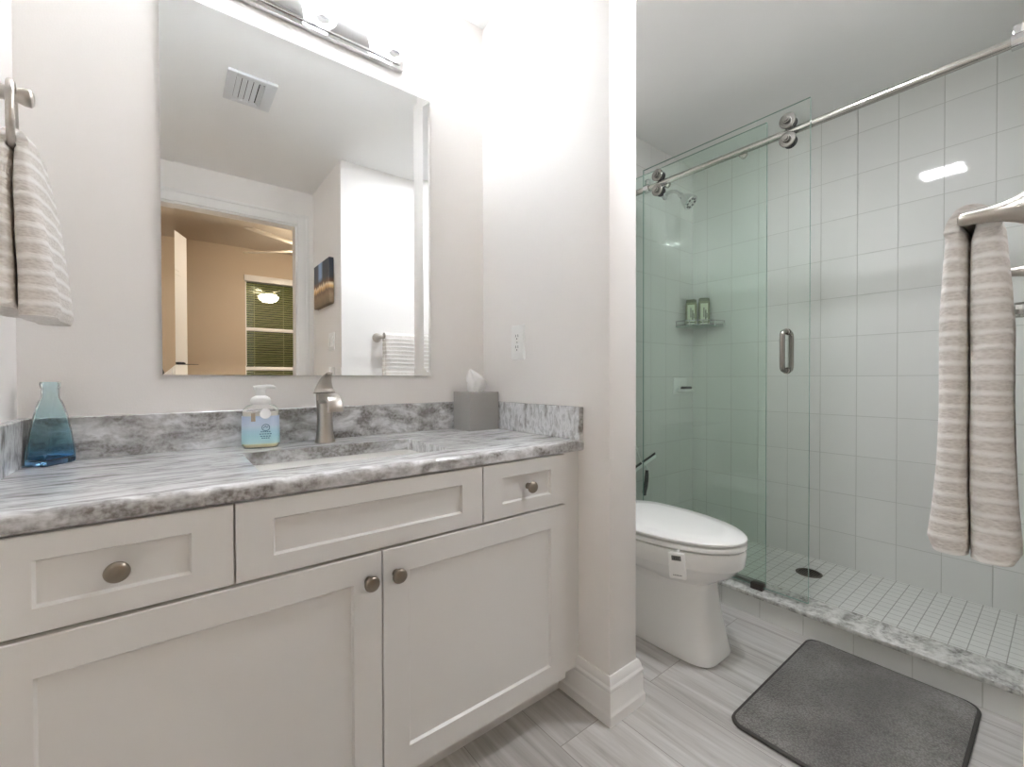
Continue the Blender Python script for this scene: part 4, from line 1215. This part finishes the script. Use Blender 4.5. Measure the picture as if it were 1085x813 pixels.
gd = tag(obj('door_guide', box(XG - 0.016, XG + 0.016, 0.772, 0.818, ZC, ZC + 0.026, bev=0.002), plain('guide_bronze', (82, 74, 70), 0.35, 0.6)), 'small dark floor guide block under the sliding glass door', 'door guide')

# ------------------------------------------------------------------ shower fittings
SHX, SHZ = 2.37, 2.085
sh = thing('showerhead', 'chrome shower head on a short bent arm at the shower end wall', 'shower head', (SHX, YS, SHZ))
bm = bmesh.new(); lathe(bm, [(0.032, 0), (0.030, 0.006), (0.014, 0.012), (0.0125, 0.014)], (SHX, YS, SHZ), (0, -1, 0), 28)
obj('flange', bm, CHROME, sh)
ap = smooth_path([(SHX, YS - 0.005, SHZ), (SHX, YS - 0.05, SHZ + 0.003), (SHX, YS - 0.085, SHZ - 0.012), (SHX, YS - 0.11, SHZ - 0.038)], 6)
obj('arm', tube(bmesh.new(), ap, 0.0105, 14), CHROME, sh, smooth=60)
ax = Vector((0.10, -0.70, -0.72)).normalized()
hc = Vector(ap[-1])
bm = bmesh.new(); lathe(bm, [(0.0, -0.012), (0.014, -0.010), (0.017, 0.0), (0.015, 0.010), (0.020, 0.018), (0.034, 0.045), (0.043, 0.075), (0.045, 0.084), (0.042, 0.088), (0.0, 0.088)], hc, ax, 32)
obj('head', bm, CHROME, sh, smooth=45)
Mx = Vector((0, 0, 1)).rotation_difference(ax).to_matrix()
for k in range(8):
    a = 2 * PI * k / 8
    bm = bmesh.new(); lathe(bm, [(0.0065, 0), (0.0065, 0.003), (0.0, 0.004)], hc + ax * 0.087 + Mx @ Vector((0.027 * math.cos(a), 0.027 * math.sin(a), 0)), ax, 12)
    obj('nozzle', bm, DARKP, sh)

# corner caddy
CZ = 1.292
cd = thing('corner_caddy', 'clear glass corner shelf with wire rail in the shower corner', 'shelf', (2.65, 1.47, CZ))
cr = Vector((XB - 0.002, YS - 0.002, 0))
bm = bmesh.new()
arc = [(cr.x - 0.205 * math.cos(math.radians(a)) , cr.y - 0.205 * math.sin(math.radians(a))) for a in range(0, 91, 9)]
prism(bm, [(cr.x, cr.y)] + arc, CZ, CZ + 0.007)
obj('glass_shelf', bm, pane_mat('caddy_glass', (0.93, 0.96, 0.95)), cd, smooth=0)
bm = bmesh.new()
for zz, r in ((0.012, 0.207), (0.036, 0.209)):
    tube(bm, [(cr.x - r * math.cos(math.radians(a)), cr.y - r * math.sin(math.radians(a)), CZ + zz) for a in range(1, 90, 8)], 0.0028, 8)
for a in (2, 24, 45, 66, 88):
    x, y = cr.x - 0.208 * math.cos(math.radians(a)), cr.y - 0.208 * math.sin(math.radians(a))
    tube(bm, [(x, y, CZ + 0.002), (x, y, CZ + 0.036)], 0.0026, 8)
obj('wire_rail', bm, CHROME, cd)
def toiletry(x, y, rot, label, c1, h=0.172):
    t = thing('toiletry_bottle', label, 'bottle', (x, y, CZ + 0.007), 'bottles on the corner shelf')
    zb = CZ + 0.0072
    M4 = Matrix.Translation((x, y, 0)) @ Matrix.Rotation(rot, 4, 'Z')
    def rr(hx, hy, z, r): return [M4 @ Vector((p[0], p[1], zb + z)) for p in rrect(0, 0, hx, hy, r, 5)]
    bm = bmesh.new()
    loft(bm, [rr(0.030, 0.018, 0, 0.012), rr(0.034, 0.021, 0.004, 0.015), rr(0.034, 0.021, h * 0.82, 0.015), rr(0.031, 0.020, h * 0.88, 0.015)])
    obj('bottle_body', bm, plain('toiletry_green', c1, 0.35), t, smooth=40)
    bm = bmesh.new(); loft(bm, [rr(0.029, 0.018, h * 0.88, 0.015), rr(0.031, 0.0195, h * 0.89, 0.015), rr(0.030, 0.019, h * 0.98, 0.014), rr(0.026, 0.016, h, 0.012)])
    obj('cap', bm, plain('cap_green', (86, 96, 58), 0.35), t, smooth=40)
    bm = bmesh.new()
    for sy in (-1,):
        for (u, v0, v1, wd) in ((0.006, 0.035, 0.10, 0.006), (-0.004, 0.055, 0.115, 0.005), (0.014, 0.05, 0.08, 0.004)):
            tb_ = bmesh.new(); add_box(tb_, u, u + wd, -0.0219, -0.0211, zb + v0, zb + v1)
            bmesh.ops.transform(tb_, matrix=M4, verts=tb_.verts); merge(bm, tb_)
        tb_ = bmesh.new(); add_box(tb_, -0.022, 0.022, -0.0219, -0.0211, zb + 0.022, zb + 0.028)
        bmesh.ops.transform(tb_, matrix=M4, verts=tb_.verts); merge(bm, tb_)
    fl = bmesh.new(); add_box(fl, -0.021, 0.021, -0.0213, -0.0206, zb + 0.012, zb + h * 0.80); bmesh.ops.transform(fl, matrix=M4, verts=fl.verts)
    obj('front_label', fl, plain('label_sage', (206, 214, 186), 0.5), t, smooth=0)
    obj('printed_mark', bm, plain('print_olive', (74, 84, 58), 0.5), t, smooth=0)
toiletry(2.592, 1.472, math.radians(-62), 'left of two green bottles on the corner shelf, nearer the shower head', (128, 138, 100), 0.168)
toiletry(2.640, 1.415, math.radians(-56), 'right of two green bottles on the corner shelf, with darker printed mark', (112, 122, 84), 0.176)

# ceramic soap dish with a dark bar
dsh = thing('soap_dish', 'white ceramic soap dish fixed to the shower end wall', 'soap dish', (2.545, YS, 0.93))
bm = bmesh.new()
def dr_(hx, hz, y, r): return [Vector((2.545 + p[0], y, 0.925 + p[1])) for p in rrect(0, 0, hx, hz, r, 4)]
loft(bm, [dr_(0.075, 0.055, YS, 0.012), dr_(0.074, 0.054, YS - 0.008, 0.012), dr_(0.066, 0.046, YS - 0.012, 0.01)])
obj('plate', bm, PORC, dsh, smooth=40)
bm = bmesh.new()
def tr2(hx, hy, z): return [Vector((2.545 + p[0], YS - 0.012 - 0.028 + p[1], z)) for p in rrect(0, 0, hx, hy, 0.018, 5)]
loft(bm, [tr2(0.050, 0.022, 0.885), tr2(0.060, 0.030, 0.893), tr2(0.062, 0.031, 0.908), tr2(0.056, 0.025, 0.908), tr2(0.050, 0.022, 0.897)])
obj('tray', bm, PORC, dsh, smooth=40)
bm = bmesh.new()
def sb_(hx, hy, z): return [Vector((2.552 + p[0], YS - 0.042 + p[1], z)) for p in rrect(0, 0, hx, hy, 0.010, 4)]
loft(bm, [sb_(0.034, 0.015, 0.8975), sb_(0.040, 0.019, 0.903), sb_(0.040, 0.019, 0.918), sb_(0.035, 0.015, 0.923)])
tag(obj('soap_bar', bm, plain('dark_soap', (52, 52, 48), 0.4), smooth=50), 'dark bar of soap lying in the white ceramic soap dish', 'soap')

# shower valve on the near wall (only its grip shows past the bath towel)
sv = thing('shower_valve', 'chrome shower valve grip poking out behind the bath towel', 'shower valve', (2.30, YN, 1.205))
bm = bmesh.new(); lathe(bm, [(0.075, 0), (0.074, 0.004), (0.060, 0.010), (0.030, 0.014)], (2.30, YN, 1.205), (0, 1, 0), 36)
obj('escutcheon', bm, CHROME, sv)
bm = bmesh.new(); lathe(bm, [(0.018, 0.012), (0.018, 0.055), (0.026, 0.057), (0.027, 0.060), (0.027, 0.082), (0.0255, 0.085), (0.0205, 0.087), (0.0205, 0.100), (0.0245, 0.102), (0.025, 0.118), (0.022, 0.122), (0.0, 0.122)], (2.30, YN, 1.205), (0, 1, 0), 10)
obj('grip', bm, STEEL, sv, smooth=25)

# round drain
dn = thing('shower_drain', 'round dark metal drain in the shower floor', 'drain', (2.476, 0.786, ZSF))
bm = bmesh.new(); lathe(bm, [(0.056, 0.0), (0.056, 0.002), (0.053, 0.0035), (0.046, 0.0035), (0.046, 0.001), (0.0, 0.001)], (2.476, 0.786, ZSF), seg=40)
obj('flange_ring', bm, plain('drain_steel', (120, 112, 104), 0.35, 0.9), dn)
bm = bmesh.new()
for k in range(-4, 5):
    hw = math.sqrt(max(0.0, 0.045 ** 2 - (k * 0.0095) ** 2))
    add_box(bm, 2.476 - hw, 2.476 + hw, 0.786 + k * 0.0095 - 0.0022, 0.786 + k * 0.0095 + 0.0022, ZSF + 0.001, ZSF + 0.003)
obj('grate', bm, plain('drain_dark', (78, 72, 66), 0.4, 0.8), dn, smooth=0)

# squeegee hung on the end wall
sq = thing('squeegee', 'squeegee with white head and black handle hanging beside the shower glass', 'squeegee', (2.14, YS - 0.03, 0.50))
QX, QY, QZ = 2.115, YS - 0.035, 0.488
Mq = Matrix.Translation((QX, QY, QZ)) @ Matrix.Rotation(math.radians(-17), 4, 'Y')
bm = bmesh.new(); add_box(bm, -0.12, 0.12, -0.007, 0.007, -0.010, 0.008, bev=0.003); bmesh.ops.transform(bm, matrix=Mq, verts=bm.verts)
obj('head', bm, plain('squeegee_white', (246, 248, 247), 0.35), sq)
bm = bmesh.new(); add_box(bm, -0.122, 0.122, -0.002, 0.002, 0.008, 0.020); bmesh.ops.transform(bm, matrix=Mq, verts=bm.verts)
obj('rubber_blade', bm, RUBBER, sq, smooth=0)
hpts = smooth_path([(QX + 0.012, QY, QZ - 0.002), (QX + 0.028, QY, QZ - 0.018), (QX + 0.034, QY, QZ - 0.042)], 5)
obj('neck', tube(bmesh.new(), hpts, 0.006, 10), plain('squeegee_neck', (226, 230, 228), 0.35), sq)
hpts = smooth_path([(QX + 0.034, QY, QZ - 0.038), (QX + 0.032, QY, QZ - 0.075), (QX + 0.023, QY, QZ - 0.125), (QX + 0.010, QY, QZ - 0.160), (QX + 0.012, QY, QZ - 0.178)], 5)
obj('grip', tube(bmesh.new(), hpts, [0.0085 + 0.004 * math.sin(PI * i / (len(hpts) - 1)) for i in range(len(hpts))], 12), RUBBER, sq, smooth=60)
bm = bmesh.new(); lathe(bm, [(0.024, 0), (0.024, 0.004), (0.012, 0.012), (0.008, 0.02), (0.0, 0.021)], (QX - 0.035, YS, QZ + 0.085), (0, -1, 0), 24)
tube(bm, smooth_path([(QX - 0.035, YS - 0.016, QZ + 0.085), (QX - 0.028, YS - 0.034, QZ + 0.03), (QX - 0.006, YS - 0.037, QZ - 0.002)], 4), 0.004, 8)
tag(obj('suction_hook', bm, WPLAST, smooth=50), 'white suction hook on the end wall above the squeegee', 'hook')

# ------------------------------------------------------------------ bath mat
m, nt, b, out = new_mat('mat_pile')
N = nt.nodes
g = N.new('ShaderNodeNewGeometry')
vo = N.new('ShaderNodeTexVoronoi'); vo.inputs['Scale'].default_value = 210.0
nt.links.new(g.outputs['Position'], vo.inputs['Vector'])
nz = N.new('ShaderNodeTexNoise'); nz.inputs['Scale'].default_value = 7.0; nz.inputs['Detail'].default_value = 4
nt.links.new(g.outputs['Position'], nz.inputs['Vector'])
ad = N.new('ShaderNodeMath'); ad.operation = 'MULTIPLY_ADD'; ad.inputs[1].default_value = -0.45
nt.links.new(vo.outputs['Distance'], ad.inputs[0]); nt.links.new(nz.outputs['Fac'], ad.inputs[2])
r = ramp(nt, [(0.05, (100, 98, 95)), (0.35, (124, 122, 118)), (0.62, (150, 148, 144))]); nt.links.new(ad.outputs[0], r.inputs['Fac'])
nt.links.new(r.outputs[0], b.inputs['Base Color']); setp(b, rough=0.95, spec=0.1, sheen=0.2)
bp = N.new('ShaderNodeBump'); bp.inputs['Strength'].default_value = 0.9; bp.inputs['Distance'].default_value = 0.003; bp.invert = True
nt.links.new(vo.outputs['Distance'], bp.inputs['Height']); nt.links.new(bp.outputs['Normal'], b.inputs['Normal'])
mt = thing('bath_mat', 'dark grey textured bath mat on the floor along the shower curb', 'bath mat', (1.55, 0.375, 0))
mx0, mx1, my0, my1 = 1.235, 1.868, 0.150, 0.592
def mrg(d, z, r=0.035): return [Vector((p[0], p[1], z)) for p in rrect((mx0 + mx1) / 2, (my0 + my1) / 2, (mx1 - mx0) / 2 - d, (my1 - my0) / 2 - d, r, 6)]
bm = bmesh.new(); loft(bm, [mrg(0.008, 0.0), mrg(0.007, 0.010), mrg(0.012, 0.014)])
obj('pile', bm, m, mt, smooth=60)
bm = bmesh.new(); tube(bm, [Vector((p.x, p.y, 0.006)) for p in mrg(0.005, 0.006)], 0.0058, 8, closed=True)
obj('bound_edge', bm, plain('mat_binding', (72, 70, 67), 0.9, bump=0.4, bscale=900), mt, smooth=60)

# ------------------------------------------------------------------ the photographer's camera on its tripod (its top edge shows at the mirror's lower left corner)
cm = thing('camera_on_tripod', 'black camera on a tripod, its top just visible in the mirror corner', 'camera', (0.045, -0.14, 0))
Mc = Matrix.Translation((0.135, -0.045, CAM_H + 0.034)) @ Matrix.Rotation(-YAW, 4, 'Z')
BLK = plain('camera_black', (26, 26, 27), 0.5, bump=0.2, bscale=400)
def cb(*a, **k):
    bm = box(*a, **k); bmesh.ops.transform(bm, matrix=Mc, verts=bm.verts); return bm
body = obj('camera_body', cb(-0.085, 0.085, -0.150, -0.085, -0.055, 0.052, bev=0.012), BLK, cm)
obj('viewfinder_hump', cb(-0.050, -0.008, -0.150, -0.080, 0.040, 0.061, bev=0.008), BLK, body)
bm = bmesh.new(); lathe(bm, [(0.036, 0.0), (0.036, 0.02), (0.039, 0.022), (0.039, 0.055), (0.034, 0.06), (0.0, 0.052)], (0, -0.088, 0), (0, 1, 0), 28)
bmesh.ops.transform(bm, matrix=Mc, verts=bm.verts)
obj('lens', bm, BLK, cm)
bm = bmesh.new(); lathe(bm, [(0.03, -0.058), (0.03, -0.066), (0.018, -0.07), (0.022, -0.11), (0.018, -0.15), (0.014, -0.152), (0.014, -0.45), (0.0, -0.452)], (0, -0.118, 0), seg=20)
bmesh.ops.transform(bm, matrix=Mc, verts=bm.verts)
obj('center_column', bm, BLK, cm)
for k in range(3):
    a = math.radians(90 + 120 * k + 60)
    bm = bmesh.new(); tube(bm, [(0.02 * math.cos(a), -0.118 + 0.02 * math.sin(a), -0.16), (0.24 * math.cos(a), -0.118 + 0.24 * math.sin(a), -CAM_H - 0.034 + 0.012)], [0.013, 0.009], 12)
    bmesh.ops.transform(bm, matrix=Mc, verts=bm.verts)
    obj('leg', bm, BLK, cm)
